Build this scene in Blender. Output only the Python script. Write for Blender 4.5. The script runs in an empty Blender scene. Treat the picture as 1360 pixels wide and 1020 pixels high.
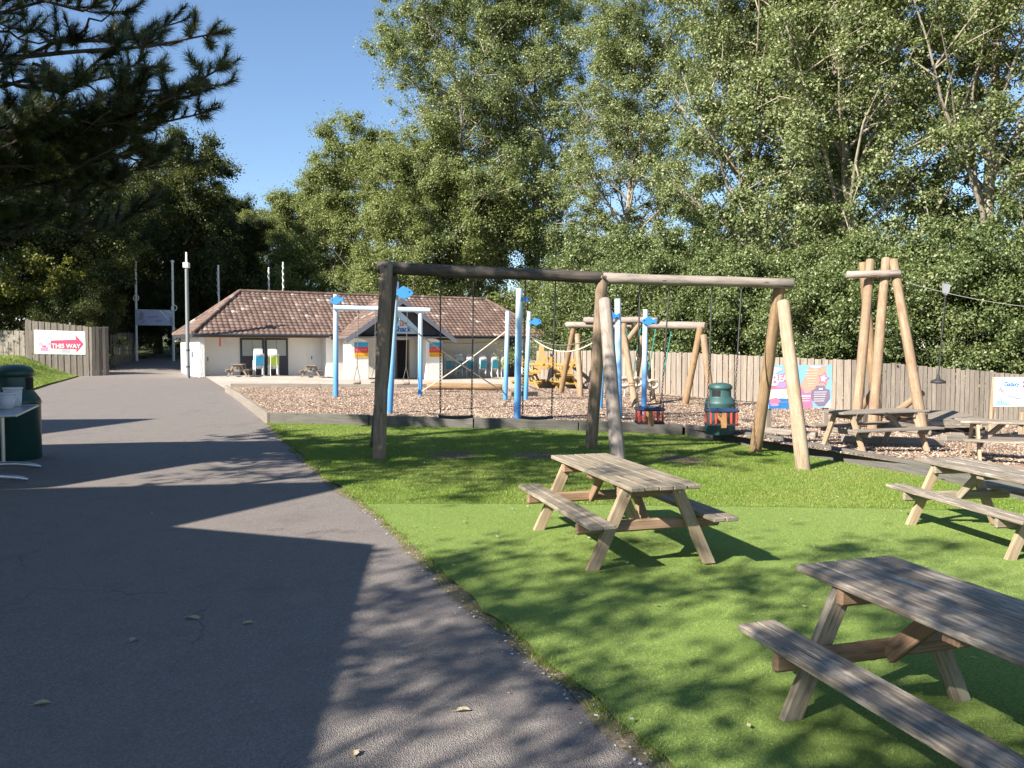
import bpy, bmesh, math
import numpy as np
from mathutils import Vector, Matrix

rng = np.random.default_rng(7)
S = bpy.context.scene
COL = S.collection
R = math.radians

# ------------------------------------------------------------------ camera model
F, CX, CY, EYE = 1062.0, 680.0, 510.0, 1.75
PITCH = math.atan(50 / F)
CP, SP = math.cos(PITCH), math.sin(PITCH)


def ray(px, py):
    u = -(py - CY) / F
    return Vector(((px - CX) / F, CP + u * SP, -SP + u * CP))


def sst(a, b, x):
    t = np.clip((np.asarray(x, float) - a) / (b - a), 0, 1)
    return t * t * (3 - 2 * t)


def g(x, y):
    """height of the ground"""
    x = np.asarray(x, float)
    y = np.asarray(y, float)
    z = -0.045 * (np.log1p(np.exp(-np.abs(x))) + np.maximum(x, 0))
    z = z - 0.40 * sst(-16, -4, x) * sst(28, 42, y) * (1 - sst(0, 7, x))
    z = z + 0.058 * np.clip(y - 46, 0, 40) * (1 - sst(-24, -20, x))
    return z


def gz(x, y):
    return float(g(x, y))


def at(px, py, Y):
    d = ray(px, py)
    k = Y / d.y
    return Vector((d.x * k, Y, EYE + d.z * k))


def gnd(px, py, dz=0.0):
    d = ray(px, py)
    z = dz
    for _ in range(40):
        k = (z - EYE) / d.z
        z = 0.5 * z + 0.5 * (gz(d.x * k, d.y * k) + dz)
    k = (z - EYE) / d.z
    return Vector((d.x * k, d.y * k, gz(d.x * k, d.y * k) + dz))


# ------------------------------------------------------------------ materials
def nmat(name):
    m = bpy.data.materials.new(name)
    m.use_nodes = True
    nt = m.node_tree
    return m, nt, nt.nodes['Principled BSDF']


def nd(nt, typ, props=None, **ins):
    n = nt.nodes.new(typ)
    for k, v in (props or {}).items():
        setattr(n, k, v)
    for k, v in ins.items():
        k = k.replace('_', ' ')
        s = n.inputs[int(k[1:])] if k[0] == 'i' and k[1:].isdigit() else n.inputs[k]
        if hasattr(v, 'bl_idname') or isinstance(v, bpy.types.NodeSocket):
            nt.links.new(v, s)
        else:
            s.default_value = v
    return n


def ramp(nt, fac, stops):
    n = nt.nodes.new('ShaderNodeValToRGB')
    e = n.color_ramp.elements
    while len(e) < len(stops):
        e.new(0.5)
    for el, (p, c) in zip(e, stops):
        el.position = p
        el.color = (*c, 1)
    nt.links.new(fac, n.inputs[0])
    return n.outputs[0]


def mixc(nt, fac, a, b, mode='MIX'):
    n = nt.nodes.new('ShaderNodeMix')
    n.data_type = 'RGBA'
    n.blend_type = mode
    for s, v in ((n.inputs[0], fac), (n.inputs[6], a), (n.inputs[7], b)):
        if isinstance(v, bpy.types.NodeSocket):
            nt.links.new(v, s)
        elif isinstance(v, (int, float)):
            s.default_value = v
        else:
            s.default_value = (*v, 1)
    return n.outputs[2]


def bump(nt, h, bsdf, strength=0.3, dist=0.01):
    b = nd(nt, 'ShaderNodeBump', None, Strength=strength, Distance=dist, Height=h)
    nt.links.new(b.outputs[0], bsdf.inputs['Normal'])


def objco(nt):
    return nt.nodes.new('ShaderNodeTexCoord').outputs['Object']


def mapping(nt, vec, scale):
    n = nd(nt, 'ShaderNodeMapping', None, Vector=vec)
    n.inputs['Scale'].default_value = scale
    return n.outputs[0]


def noise(nt, vec, scale, detail=4, rough=0.55):
    return nd(nt, 'ShaderNodeTexNoise', None, Vector=vec, Scale=scale, Detail=detail, Roughness=rough).outputs[0]


def plain(name, col, rough=0.5, metal=0.0, var=0.12, scale=6.0, bmp=0.0):
    m, nt, b = nmat(name)
    co = objco(nt)
    n = noise(nt, co, scale)
    c = mixc(nt, n, tuple(x * (1 - var) for x in col), tuple(min(1, x * (1 + var)) for x in col))
    nt.links.new(c, b.inputs['Base Color'])
    b.inputs['Roughness'].default_value = rough
    b.inputs['Metallic'].default_value = metal
    if bmp:
        bump(nt, noise(nt, co, 60), b, bmp, 0.01)
    return m


def wood(name, dark, mid, light, patch=None, pamt=0.5, rough=0.8, fine=1.0, tone=0.35):
    """long-grained timber; the grain runs along the first axis of the 'grain' attribute"""
    m, nt, b = nmat(name)
    a = nd(nt, 'ShaderNodeAttribute', {'attribute_name': 'grain'}).outputs['Vector']
    n1 = noise(nt, mapping(nt, a, (2.2, 60 * fine, 60 * fine)), 1.0, 7, 0.72)
    n2 = noise(nt, mapping(nt, a, (9, 190 * fine, 190 * fine)), 1.0, 4, 0.65)
    n3 = noise(nt, mapping(nt, a, (2.2, 16 * fine, 16 * fine)), 1.3, 6, 0.72)
    c = ramp(nt, n1, [(0.36, dark), (0.5, mid), (0.64, light)])
    c = mixc(nt, 0.35, c, ramp(nt, n2, [(0.3, dark), (0.7, light)]))
    if patch:
        c = mixc(nt, ramp(nt, n3, [(0.50, (0, 0, 0)), (0.62, (pamt,) * 3)]), c, patch)
    n4 = noise(nt, mapping(nt, a, (0.25, 1.5, 1.5)), 1.0, 2)
    c = mixc(nt, ramp(nt, n4, [(0.35, (0.0,) * 3), (0.7, (tone,) * 3)]), c, tuple(0.5 * x for x in mid))
    # knots
    v = nd(nt, 'ShaderNodeTexVoronoi', None, Vector=mapping(nt, a, (1.6, 7, 7)), Scale=1.0).outputs['Distance']
    k = ramp(nt, v, [(0.035, (1, 1, 1)), (0.10, (0, 0, 0))])
    c = mixc(nt, k, c, tuple(0.35 * x for x in dark))
    nk = noise(nt, mapping(nt, a, (0.9, 42 * fine, 42 * fine)), 1.0, 2, 0.5)
    ck = ramp(nt, nk, [(0.27, (0.85,) * 3), (0.315, (0, 0, 0))])
    c = mixc(nt, ck, c, tuple(0.22 * x for x in dark))
    nt.links.new(c, b.inputs['Base Color'])
    b.inputs['Roughness'].default_value = rough
    b.inputs['Specular IOR Level'].default_value = 0.25
    h = mixc(nt, 0.5, n1, n2)
    bump(nt, h, b, 0.55, 0.006)
    return m


def leafmat(name, stops, transl=0.3, rough=0.45, spec=0.5):
    m, nt, b = nmat(name)
    geo = nt.nodes.new('ShaderNodeNewGeometry')
    rnd = geo.outputs['Random Per Island']
    co = objco(nt)
    n = noise(nt, co, 0.35, 3)
    f = nd(nt, 'ShaderNodeMath', {'operation': 'MULTIPLY_ADD'}, i0=n, i1=0.9, i2=-0.45)
    f = nd(nt, 'ShaderNodeMath', {'operation': 'ADD', 'use_clamp': True}, i0=rnd, i1=f.outputs[0])
    c = ramp(nt, f.outputs[0], stops)
    nt.links.new(c, b.inputs['Base Color'])
    b.inputs['Roughness'].default_value = rough
    b.inputs['Specular IOR Level'].default_value = spec
    t = nd(nt, 'ShaderNodeBsdfTranslucent')
    c2 = mixc(nt, 0.5, c, (0.30, 0.34, 0.03))
    nt.links.new(c2, t.inputs['Color'])
    mx = nd(nt, 'ShaderNodeMixShader', None, Fac=transl, i1=b.outputs[0], i2=t.outputs[0])
    nt.links.new(mx.outputs[0], nt.nodes['Material Output'].inputs['Surface'])
    return m


M = {}
# tarmac
m, nt, b = nmat('tarmac')
co = objco(nt)
v = nd(nt, 'ShaderNodeTexVoronoi', None, Vector=co, Scale=140.0)
sp_ = ramp(nt, v.outputs['Color'], [(0.1, (0.138, 0.122, 0.113)), (0.5, (0.190, 0.169, 0.157)), (0.93, (0.295, 0.262, 0.242))])
big = noise(nt, co, 0.35, 6, 0.6)
c = mixc(nt, ramp(nt, big, [(0.35, (0, 0, 0)), (0.7, (0.5,) * 3)]), sp_, (0.205, 0.179, 0.162))
mid_ = noise(nt, co, 3.0, 5, 0.7)
c = mixc(nt, ramp(nt, mid_, [(0.5, (0, 0, 0)), (0.75, (0.45,) * 3)]), c, (0.135, 0.110, 0.101))
stain = noise(nt, mapping(nt, co, (1, 0.6, 1)), 1.1, 4, 0.6)
c = mixc(nt, ramp(nt, stain, [(0.62, (0, 0, 0)), (0.74, (0.4,) * 3)]), c, (0.31, 0.26, 0.215))
wv = nd(nt, 'ShaderNodeTexNoise', None, Vector=co, Scale=2.2, Detail=5.0).outputs[1]
ce = nd(nt, 'ShaderNodeTexVoronoi', {'feature': 'DISTANCE_TO_EDGE'}, Vector=mixc(nt, 0.45, co, wv, 'ADD'), Scale=0.42).outputs['Distance']
cmask = ramp(nt, noise(nt, co, 0.5, 2), [(0.48, (0, 0, 0)), (0.6, (0.6,) * 3)])
crk = mixc(nt, 1.0, ramp(nt, ce, [(0.0015, (1, 1, 1)), (0.0042, (0, 0, 0))]), cmask, 'MULTIPLY')
c = mixc(nt, crk, c, (0.05, 0.044, 0.04))
blot = noise(nt, mapping(nt, co, (0.8, 0.5, 1)), 0.9, 5, 0.7)
c = mixc(nt, ramp(nt, blot, [(0.56, (0, 0, 0)), (0.70, (0.45,) * 3)]), c, (0.115, 0.097, 0.090))
nt.links.new(c, b.inputs['Base Color'])
b.inputs['Roughness'].default_value = 0.85
b.inputs['Specular IOR Level'].default_value = 0.3
bump(nt, v.outputs['Distance'], b, 0.8, 0.008)
M['tarmac'] = m


def groundmat(name, stops, scale, big_c=None, bscale=0.5, bstr=0.6, rough=0.95):
    m, nt, b = nmat(name)
    co = objco(nt)
    v = nd(nt, 'ShaderNodeTexVoronoi', None, Vector=co, Scale=scale)
    n = noise(nt, co, scale * 0.8, 4, 0.7)
    f = mixc(nt, 0.5, v.outputs['Color'], n)
    c = ramp(nt, f, stops)
    if big_c:
        bg = noise(nt, co, bscale, 5, 0.6)
        c = mixc(nt, ramp(nt, bg, [(0.42, (0, 0, 0)), (0.66, (0.7,) * 3)]), c, big_c)
    nt.links.new(c, b.inputs['Base Color'])
    b.inputs['Roughness'].default_value = rough
    b.inputs['Specular IOR Level'].default_value = 0.2
    bump(nt, f, b, bstr, 0.02)
    return m


M['soil'] = groundmat('soil', [(0.3, (0.045, 0.055, 0.02)), (0.7, (0.09, 0.105, 0.035))], 12, (0.06, 0.09, 0.025))
M['lawn'] = groundmat('lawn', [(0.3, (0.075, 0.125, 0.02)), (0.7, (0.16, 0.235, 0.042)) ], 40, (0.17, 0.19, 0.06), 0.6)
M['turf'] = groundmat('turf', [(0.3, (0.11, 0.165, 0.035)), (0.7, (0.21, 0.30, 0.075))], 110, (0.17, 0.245, 0.058), 0.9)
M['bark'] = groundmat('bark', [(0.25, (0.20, 0.142, 0.105)), (0.5, (0.335, 0.25, 0.19)), (0.75, (0.455, 0.355, 0.28))], 24, (0.32, 0.23, 0.175), 0.7, 1.0)
M['paving'] = groundmat('paving', [(0.3, (0.40, 0.34, 0.29)), (0.7, (0.52, 0.45, 0.39))], 3, (0.36, 0.30, 0.25), 0.4, 0.2)
# grass blades
M['blade'] = leafmat('blade', [(0.05, (0.10, 0.175, 0.022)), (0.5, (0.19, 0.285, 0.042)), (0.85, (0.28, 0.355, 0.075)), (1.0, (0.40, 0.36, 0.15))], 0.3, 0.5, 0.35)
M['fibre'] = leafmat('fibre', [(0.0, (0.12, 0.178, 0.034)), (0.5, (0.225, 0.305, 0.072)), (0.9, (0.32, 0.40, 0.125)), (1.0, (0.38, 0.38, 0.18))], 0.15, 0.6, 0.25)
M['chip'] = leafmat('chip', [(0.0, (0.16, 0.11, 0.08)), (0.4, (0.32, 0.235, 0.175)), (0.8, (0.45, 0.35, 0.275)), (1.0, (0.56, 0.46, 0.37))], 0.0, 0.8, 0.2)
M['litter'] = leafmat('litter', [(0.0, (0.16, 0.10, 0.05)), (0.35, (0.32, 0.24, 0.10)), (0.7, (0.50, 0.46, 0.36)), (1.0, (0.72, 0.72, 0.68))], 0.1, 0.6)
# foliage
M['poplar'] = leafmat('poplar', [(0.05, (0.085, 0.118, 0.042)), (0.4, (0.168, 0.212, 0.082)), (0.75, (0.25, 0.29, 0.125)), (1.0, (0.38, 0.40, 0.24))], 0.34, 0.5, 0.3)
M['willow'] = leafmat('willow', [(0.05, (0.10, 0.132, 0.038)), (0.5, (0.195, 0.235, 0.078)), (0.98, (0.29, 0.32, 0.135))], 0.34, 0.5, 0.3)
M['dark'] = leafmat('dark', [(0.05, (0.016, 0.026, 0.008)), (0.6, (0.036, 0.050, 0.015)), (0.97, (0.085, 0.095, 0.030))], 0.22, 0.5, 0.3)  # dark evergreen leaves, with the left trees' shade put into the colour
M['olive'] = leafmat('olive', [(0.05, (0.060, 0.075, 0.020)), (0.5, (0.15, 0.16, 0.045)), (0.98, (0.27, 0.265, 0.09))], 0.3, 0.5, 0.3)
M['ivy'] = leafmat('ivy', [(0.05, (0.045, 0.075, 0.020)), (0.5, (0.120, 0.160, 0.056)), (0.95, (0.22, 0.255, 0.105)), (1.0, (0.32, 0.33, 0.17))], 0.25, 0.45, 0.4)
M['gold'] = leafmat('gold', [(0.05, (0.05, 0.062, 0.012)), (0.5, (0.125, 0.135, 0.022)), (0.95, (0.24, 0.22, 0.04))], 0.35, 0.45, 0.5)
M['needle'] = leafmat('needle', [(0.05, (0.013, 0.025, 0.007)), (0.6, (0.036, 0.056, 0.014)), (1.0, (0.12, 0.135, 0.032))], 0.12, 0.5, 0.4)
M['bark_pale'] = wood('bark_pale', (0.16, 0.135, 0.10), (0.29, 0.25, 0.20), (0.42, 0.37, 0.30), (0.10, 0.08, 0.05), 0.6, fine=0.12)
M['bark_dark'] = wood('bark_dark', (0.030, 0.022, 0.016), (0.060, 0.045, 0.034), (0.10, 0.08, 0.06), None, fine=0.12)
# timber
M['w_mid'] = wood('weathered_straw', (0.105, 0.085, 0.058), (0.25, 0.205, 0.148), (0.40, 0.34, 0.26), (0.36, 0.33, 0.28), 0.5)
M['w_leg'] = wood('timber_warm', (0.20, 0.135, 0.078), (0.36, 0.265, 0.17), (0.49, 0.385, 0.27), (0.40, 0.34, 0.26), 0.6)
M['w_red'] = wood('timber_reddish', (0.16, 0.095, 0.056), (0.29, 0.185, 0.115), (0.39, 0.27, 0.18), None)
M['w_grey'] = wood('weathered_grey', (0.078, 0.062, 0.048), (0.205, 0.172, 0.138), (0.37, 0.32, 0.262), (0.53, 0.47, 0.395), 0.75)
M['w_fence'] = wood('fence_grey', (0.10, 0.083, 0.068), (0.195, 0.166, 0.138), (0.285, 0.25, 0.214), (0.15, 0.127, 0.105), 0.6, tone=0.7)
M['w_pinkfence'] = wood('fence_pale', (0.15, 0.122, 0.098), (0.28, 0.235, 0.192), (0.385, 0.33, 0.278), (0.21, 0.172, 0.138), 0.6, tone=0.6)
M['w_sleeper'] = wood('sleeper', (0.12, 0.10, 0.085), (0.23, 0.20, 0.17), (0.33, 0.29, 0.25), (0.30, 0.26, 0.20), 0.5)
M['w_edge'] = wood('edge_grey', (0.055, 0.052, 0.047), (0.115, 0.108, 0.098), (0.19, 0.178, 0.16), (0.15, 0.145, 0.12), 0.5)  # dark weathered grey; shade of the front edging is in the colour
M['l_dark'] = wood('log_dark', (0.035, 0.028, 0.024), (0.075, 0.060, 0.050), (0.14, 0.118, 0.10), (0.11, 0.10, 0.09), 0.5, fine=0.5)
M['l_brown'] = wood('log_brown', (0.12, 0.080, 0.052), (0.255, 0.180, 0.122), (0.40, 0.305, 0.222), (0.33, 0.27, 0.21), 0.5, fine=0.4)
M['l_grey'] = wood('log_grey', (0.13, 0.105, 0.088), (0.27, 0.225, 0.195), (0.41, 0.355, 0.31), (0.33, 0.28, 0.24), 0.5, fine=0.4)
M['l_gold'] = wood('log_golden', (0.13, 0.078, 0.042), (0.265, 0.175, 0.098), (0.39, 0.28, 0.17), (0.24, 0.15, 0.08), 0.6, fine=0.35)
M['l_pale'] = wood('log_pale', (0.21, 0.145, 0.09), (0.37, 0.28, 0.19), (0.50, 0.41, 0.305), (0.29, 0.19, 0.11), 0.5, fine=0.35)
M['l_tan'] = wood('log_tan', (0.165, 0.105, 0.062), (0.29, 0.20, 0.128), (0.40, 0.30, 0.205), (0.22, 0.135, 0.078), 0.55, fine=0.35)
M['w_yellow'] = wood('timber_yellow', (0.28, 0.165, 0.04), (0.43, 0.275, 0.075), (0.54, 0.37, 0.13), None)
M['w_orange'] = wood('timber_orange', (0.38, 0.18, 0.07), (0.52, 0.28, 0.12), (0.60, 0.36, 0.18), None)
# paints, plastics, metal
M['steel'] = plain('steel', (0.45, 0.45, 0.45), 0.4, 0.9)
M['chain'] = plain('chain', (0.09, 0.085, 0.085), 0.45, 0.7)
M['rod'] = plain('rod', (0.20, 0.195, 0.17), 0.5, 0.4)
M['rubber'] = plain('rubber', (0.025, 0.025, 0.027), 0.7)
M['alu'] = plain('alu', (0.62, 0.62, 0.62), 0.35, 0.85)
M['greytop'] = plain('greytop', (0.30, 0.30, 0.32), 0.3, 0.2)
M['green_plastic'] = plain('green_plastic', (0.030, 0.082, 0.080), 0.5, 0, 0.2, 9)
M['green_dark'] = plain('green_dark', (0.012, 0.050, 0.042), 0.35, 0, 0.2, 9)
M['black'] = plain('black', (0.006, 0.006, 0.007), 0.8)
M['tub'] = plain('tub', (0.62, 0.63, 0.68), 0.35)
M['white'] = plain('white', (0.72, 0.72, 0.70), 0.45)
M['dullwhite'] = plain('dullwhite', (0.46, 0.50, 0.60), 0.6)
M['polewhite'] = plain('polewhite', (0.78, 0.77, 0.72), 0.5)
M['polegrey'] = plain('polegrey', (0.19, 0.205, 0.22), 0.5)
M['rope'] = plain('rope', (0.50, 0.44, 0.35), 0.9)
M['rope_dark'] = plain('rope_dark', (0.12, 0.105, 0.09), 0.9)
M['rope_green'] = plain('rope_green', (0.02, 0.22, 0.17), 0.8)
M['red'] = plain('red', (0.42, 0.05, 0.035), 0.4)
M['tan'] = plain('tan', (0.34, 0.17, 0.07), 0.6)
M['navy'] = plain('navy', (0.018, 0.035, 0.085), 0.4)
M['blue'] = plain('blue', (0.03, 0.20, 0.50), 0.45)
M['deepblue'] = plain('deepblue', (0.03, 0.09, 0.36), 0.5)
M['skyblue'] = plain('skyblue', (0.25, 0.50, 0.72), 0.5)
M['paleblue'] = plain('paleblue', (0.52, 0.72, 0.88), 0.5)
M['signred'] = plain('signred', (0.62, 0.07, 0.045), 0.5)
M['crimson'] = plain('crimson', (0.44, 0.04, 0.10), 0.5)
M['pink'] = plain('pink', (0.62, 0.20, 0.34), 0.5)
M['lilac'] = plain('lilac', (0.42, 0.30, 0.52), 0.5)
M['mauve'] = plain('mauve', (0.24, 0.18, 0.27), 0.5)
M['peach'] = plain('peach', (0.62, 0.36, 0.26), 0.5)
M['cream'] = plain('cream', (0.80, 0.74, 0.56), 0.5)
M['yellow'] = plain('yellow', (0.75, 0.42, 0.03), 0.5)
M['orange'] = plain('orange', (0.70, 0.20, 0.03), 0.5)
M['lime'] = plain('lime', (0.36, 0.50, 0.06), 0.45)
M['teal'] = plain('teal', (0.02, 0.26, 0.36), 0.45)
M['chairblue'] = plain('chairblue', (0.03, 0.36, 0.62), 0.4)
M['leafgreen'] = plain('leafgreen', (0.05, 0.26, 0.06), 0.5)
M['palegreen'] = plain('palegreen', (0.42, 0.68, 0.46), 0.5)
M['grey'] = plain('grey', (0.33, 0.33, 0.36), 0.5)
M['charcoal'] = plain('charcoal', (0.045, 0.048, 0.058), 0.5)
M['slate'] = plain('slate', (0.15, 0.16, 0.20), 0.6)
M['glass'] = plain('glass', (0.42, 0.45, 0.42), 0.15, 0, 0.15, 1.5)
M['chainwhite'] = plain('chainwhite', (0.7, 0.7, 0.66), 0.5)


def gradblue():
    m, nt, b = nmat('bluepost')
    a = nd(nt, 'ShaderNodeAttribute', {'attribute_name': 'grain'}).outputs['Vector']
    x = nd(nt, 'ShaderNodeSeparateXYZ', None, i0=a).outputs[0]
    n = noise(nt, mapping(nt, a, (1.2, 8, 8)), 1.5, 4)
    f = nd(nt, 'ShaderNodeMath', {'operation': 'MULTIPLY_ADD'}, i0=n, i1=0.5, i2=x)
    c = ramp(nt, f.outputs[0], [(0.0, (0.05, 0.20, 0.50)), (0.35, (0.08, 0.26, 0.56)), (0.62, (0.22, 0.44, 0.68)), (0.85, (0.42, 0.58, 0.72)), (1.0, (0.52, 0.65, 0.74))])
    f.inputs[1].default_value = 0.25
    sc = noise(nt, mapping(nt, a, (6, 25, 25)), 2.0, 4)
    c = mixc(nt, ramp(nt, sc, [(0.66, (0, 0, 0)), (0.73, (0.7,) * 3)]), c, (0.35, 0.42, 0.48))
    nt.links.new(c, b.inputs['Base Color'])
    b.inputs['Roughness'].default_value = 0.5
    bump(nt, sc, b, 0.25, 0.01)
    return m


M['bluepost'] = gradblue()


def render_wall(name, col, rough_scale, strength):
    m, nt, b = nmat(name)
    co = objco(nt)
    n = noise(nt, co, 0.8, 5, 0.6)
    c = mixc(nt, n, tuple(x * 0.86 for x in col), col)
    st = noise(nt, mapping(nt, co, (1.5, 1.5, 0.25)), 1.5, 4)
    c = mixc(nt, ramp(nt, st, [(0.55, (0, 0, 0)), (0.8, (0.35,) * 3)]), c, (0.50, 0.44, 0.34))
    nt.links.new(c, b.inputs['Base Color'])
    b.inputs['Roughness'].default_value = 0.9
    bump(nt, noise(nt, co, rough_scale, 3, 0.6), b, strength, 0.03)
    return m


M['wall'] = render_wall('wall', (0.85, 0.82, 0.75), 30, 0.15)
M['roughcast'] = render_wall('roughcast', (0.87, 0.86, 0.82), 11, 1.0)

m, nt, b = nmat('rooftile')
a = nd(nt, 'ShaderNodeAttribute', {'attribute_name': 'grain'}).outputs['Vector']
fl = nd(nt, 'ShaderNodeVectorMath', {'operation': 'FLOOR'}, i0=a).outputs[0]
wn = nd(nt, 'ShaderNodeTexWhiteNoise', {'noise_dimensions': '3D'}, Vector=fl).outputs['Value']
c = ramp(nt, wn, [(0.0, (0.092, 0.060, 0.049)), (0.5, (0.140, 0.090, 0.073)), (0.92, (0.18, 0.12, 0.098)), (0.985, (0.34, 0.28, 0.25))])
n = noise(nt, a, 0.35, 5, 0.65)
c = mixc(nt, ramp(nt, n, [(0.5, (0, 0, 0)), (0.72, (0.5,) * 3)]), c, (0.18, 0.122, 0.088))
n = noise(nt, mapping(nt, a, (1, 1, 1)), 2.3, 3, 0.6)
c = mixc(nt, ramp(nt, n, [(0.70, (0, 0, 0)), (0.78, (0.7,) * 3)]), c, (0.36, 0.29, 0.20))
nt.links.new(c, b.inputs['Base Color'])
b.inputs['Roughness'].default_value = 0.85
M['tile'] = m


# ------------------------------------------------------------------ mesh building
class MB:
    def __init__(s):
        s.v, s.f, s.gr, s.mi, s.sm = [], [], [], [], []

    def add(s, verts, faces, grain=None, mi=0, smooth=False):
        o = len(s.v)
        s.v += [tuple(p) for p in verts]
        s.gr += [tuple(p) for p in (grain if grain is not None else verts)]
        for f in faces:
            s.f.append([i + o for i in f])
            s.mi.append(mi)
            s.sm.append(smooth)

    def beam(s, p0, p1, w, t, up=(0, 0, 1), mi=0, cut0=None, cut1=None):
        """rectangular bar; w across, t along up; cut0 / cut1: axis index in which that end is cut flat"""
        p0, p1 = Vector(p0), Vector(p1)
        d = p1 - p0
        L = d.length
        d.normalize()
        side = d.cross(Vector(up))
        if side.length < 1e-4:
            side = d.cross(Vector((1, 0, 0)))
        side.normalize()
        u = side.cross(d)
        vs, gs = [], []
        off = rng.uniform(0, 50, 3)
        for k, (p, cut) in enumerate(((p0, cut0), (p1, cut1))):
            for a, b_ in ((-1, -1), (1, -1), (1, 1), (-1, 1)):
                q = p + side * (a * w / 2) + u * (b_ * t / 2)
                if cut is not None:
                    q = q + d * ((p[cut] - q[cut]) / d[cut])
                vs.append(q)
                gs.append((off[0] + k * L, off[1] + a * w / 2, off[2] + b_ * t / 2))
        fs = [(3, 2, 1, 0), (4, 5, 6, 7), (0, 1, 5, 4), (1, 2, 6, 5), (2, 3, 7, 6), (3, 0, 4, 7)]
        s.add(vs, fs, gs, mi)

    def box(s, c, size, mi=0, rz=0.0):
        cx, cy, cz = c
        h = size[0] / 2
        dx, dy = math.cos(rz) * h, math.sin(rz) * h
        s.beam((cx - dx, cy - dy, cz), (cx + dx, cy + dy, cz), size[1], size[2], mi=mi)

    def tube(s, pts, r, n=8, mi=0, cap=True, smooth=True, unit=False, wob=0.0):
        pts = [Vector(p) for p in pts]
        rr = r if hasattr(r, '__len__') else [r] * len(pts)
        L = 0
        tot = sum((pts[i + 1] - pts[i]).length for i in range(len(pts) - 1))
        off = rng.uniform(0, 50, 3)
        vs, gs = [], []
        a = None
        for i, p in enumerate(pts):
            d = (pts[min(i + 1, len(pts) - 1)] - pts[max(i - 1, 0)]).normalized()
            if a is None:
                a = d.orthogonal().normalized()
            a = (a - d * a.dot(d))
            a = a.normalized() if a.length > 1e-5 else d.orthogonal().normalized()
            b_ = d.cross(a)
            if i:
                L += (pts[i] - pts[i - 1]).length
            for k in range(n):
                th = 2 * math.pi * k / n
                q = rr[i] * (1 + (wob * rng.uniform(-1, 1) if wob else 0))
                vs.append(p + a * (q * math.cos(th)) + b_ * (q * math.sin(th)))
                ar = rr[i] * th if th <= math.pi else rr[i] * (2 * math.pi - th)
                gs.append((L / tot if unit else off[0] + L, off[1] + ar, off[2] if not unit else off[2]))
        fs = []
        for i in range(len(pts) - 1):
            for k in range(n):
                k2 = (k + 1) % n
                fs.append((i * n + k, i * n + k2, (i + 1) * n + k2, (i + 1) * n + k))
        s.add(vs, fs, gs, mi, smooth)
        if cap:
            for base, rev in ((0, True), ((len(pts) - 1) * n, False)):
                ring = [vs[base + k] for k in range(n)]
                gg = [(gs[base][0] + 0.002 * k, gs[base][1], gs[base][2]) for k in range(n)]
                f = list(range(n))
                s.add(ring, [f[::-1] if rev else f], gg, mi)

    def log(s, p0, p1, r, r1=None, n=14, mi=0):
        p0, p1 = Vector(p0), Vector(p1)
        r1 = r if r1 is None else r1
        d = (p1 - p0).normalized()
        e = min(0.02, r * 0.3)
        L = (p1 - p0).length
        pts, rr = [p0, p0 + d * e], [r - e, r]
        side = d.orthogonal().normalized() * (0.004 * L)
        m_ = max(3, int(L / 0.4))
        ph = rng.uniform(0, 6)
        for i in range(1, m_):
            t = i / m_
            pts.append(p0.lerp(p1, t) + side * math.sin(t * 5 + ph) * math.sin(math.pi * t))
            rr.append((r + (r1 - r) * t) * rng.uniform(0.975, 1.025))
        pts += [p1 - d * e, p1]
        rr += [r1, r1 - e]
        s.tube(pts, rr, n, mi)

    def lathe(s, prof, n=24, c=(0, 0, 0), mi=0, cap=True):
        vs, fs = [], []
        for r, z in prof:
            for k in range(n):
                th = 2 * math.pi * k / n
                vs.append((c[0] + r * math.cos(th), c[1] + r * math.sin(th), c[2] + z))
        for i in range(len(prof) - 1):
            for k in range(n):
                k2 = (k + 1) % n
                fs.append((i * n + k, i * n + k2, (i + 1) * n + k2, (i + 1) * n + k))
        s.add(vs, fs, None, mi, True)
        if cap:
            s.add(vs[:n], [list(range(n))[::-1]], None, mi)
            s.add(vs[-n:], [list(range(n))], None, mi)

    def prism(s, poly, y0, y1, mi=0):
        """polygon in x,z pushed from y0 to y1 (front face at y0)"""
        n = len(poly)
        ar = sum(poly[i][0] * poly[(i + 1) % n][1] - poly[(i + 1) % n][0] * poly[i][1] for i in range(n))
        if ar < 0:
            poly = poly[::-1]
        vs = [(x, y0, z) for x, z in poly] + [(x, y1, z) for x, z in poly]
        fs = [list(range(n)), list(range(n, 2 * n))[::-1]]
        for i in range(n):
            j = (i + 1) % n
            fs.append([j, i, n + i, n + j])
        s.add(vs, fs, None, mi)

    def slab(s, poly, z0, z1, mi=0):
        n = len(poly)
        ar = sum(poly[i][0] * poly[(i + 1) % n][1] - poly[(i + 1) % n][0] * poly[i][1] for i in range(n))
        if ar < 0:
            poly = poly[::-1]
        vs = [(x, y, z0) for x, y in poly] + [(x, y, z1) for x, y in poly]
        fs = [list(range(n))[::-1], list(range(n, 2 * n))]
        for i in range(n):
            j = (i + 1) % n
            fs.append([i, j, n + j, n + i])
        s.add(vs, fs, None, mi)

    def text(s, txt, x, z, size, y, mi=0, rot=0.0, bold=0.0):
        cu = bpy.data.curves.new('t', 'FONT')
        cu.body = txt
        cu.size = size
        cu.offset = bold
        ob = bpy.data.objects.new('t', cu)
        COL.objects.link(ob)
        dg = bpy.context.evaluated_depsgraph_get()
        me = bpy.data.meshes.new_from_object(ob.evaluated_get(dg))
        cr, sr = math.cos(rot), math.sin(rot)
        vs = [(x + p.co.x * cr - p.co.y * sr, y, z + p.co.x * sr + p.co.y * cr) for p in me.vertices]
        fs = [list(f.vertices) for f in me.polygons]
        s.add(vs, fs, None, mi)
        bpy.data.objects.remove(ob)
        bpy.data.curves.remove(cu)
        bpy.data.meshes.remove(me)

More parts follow.
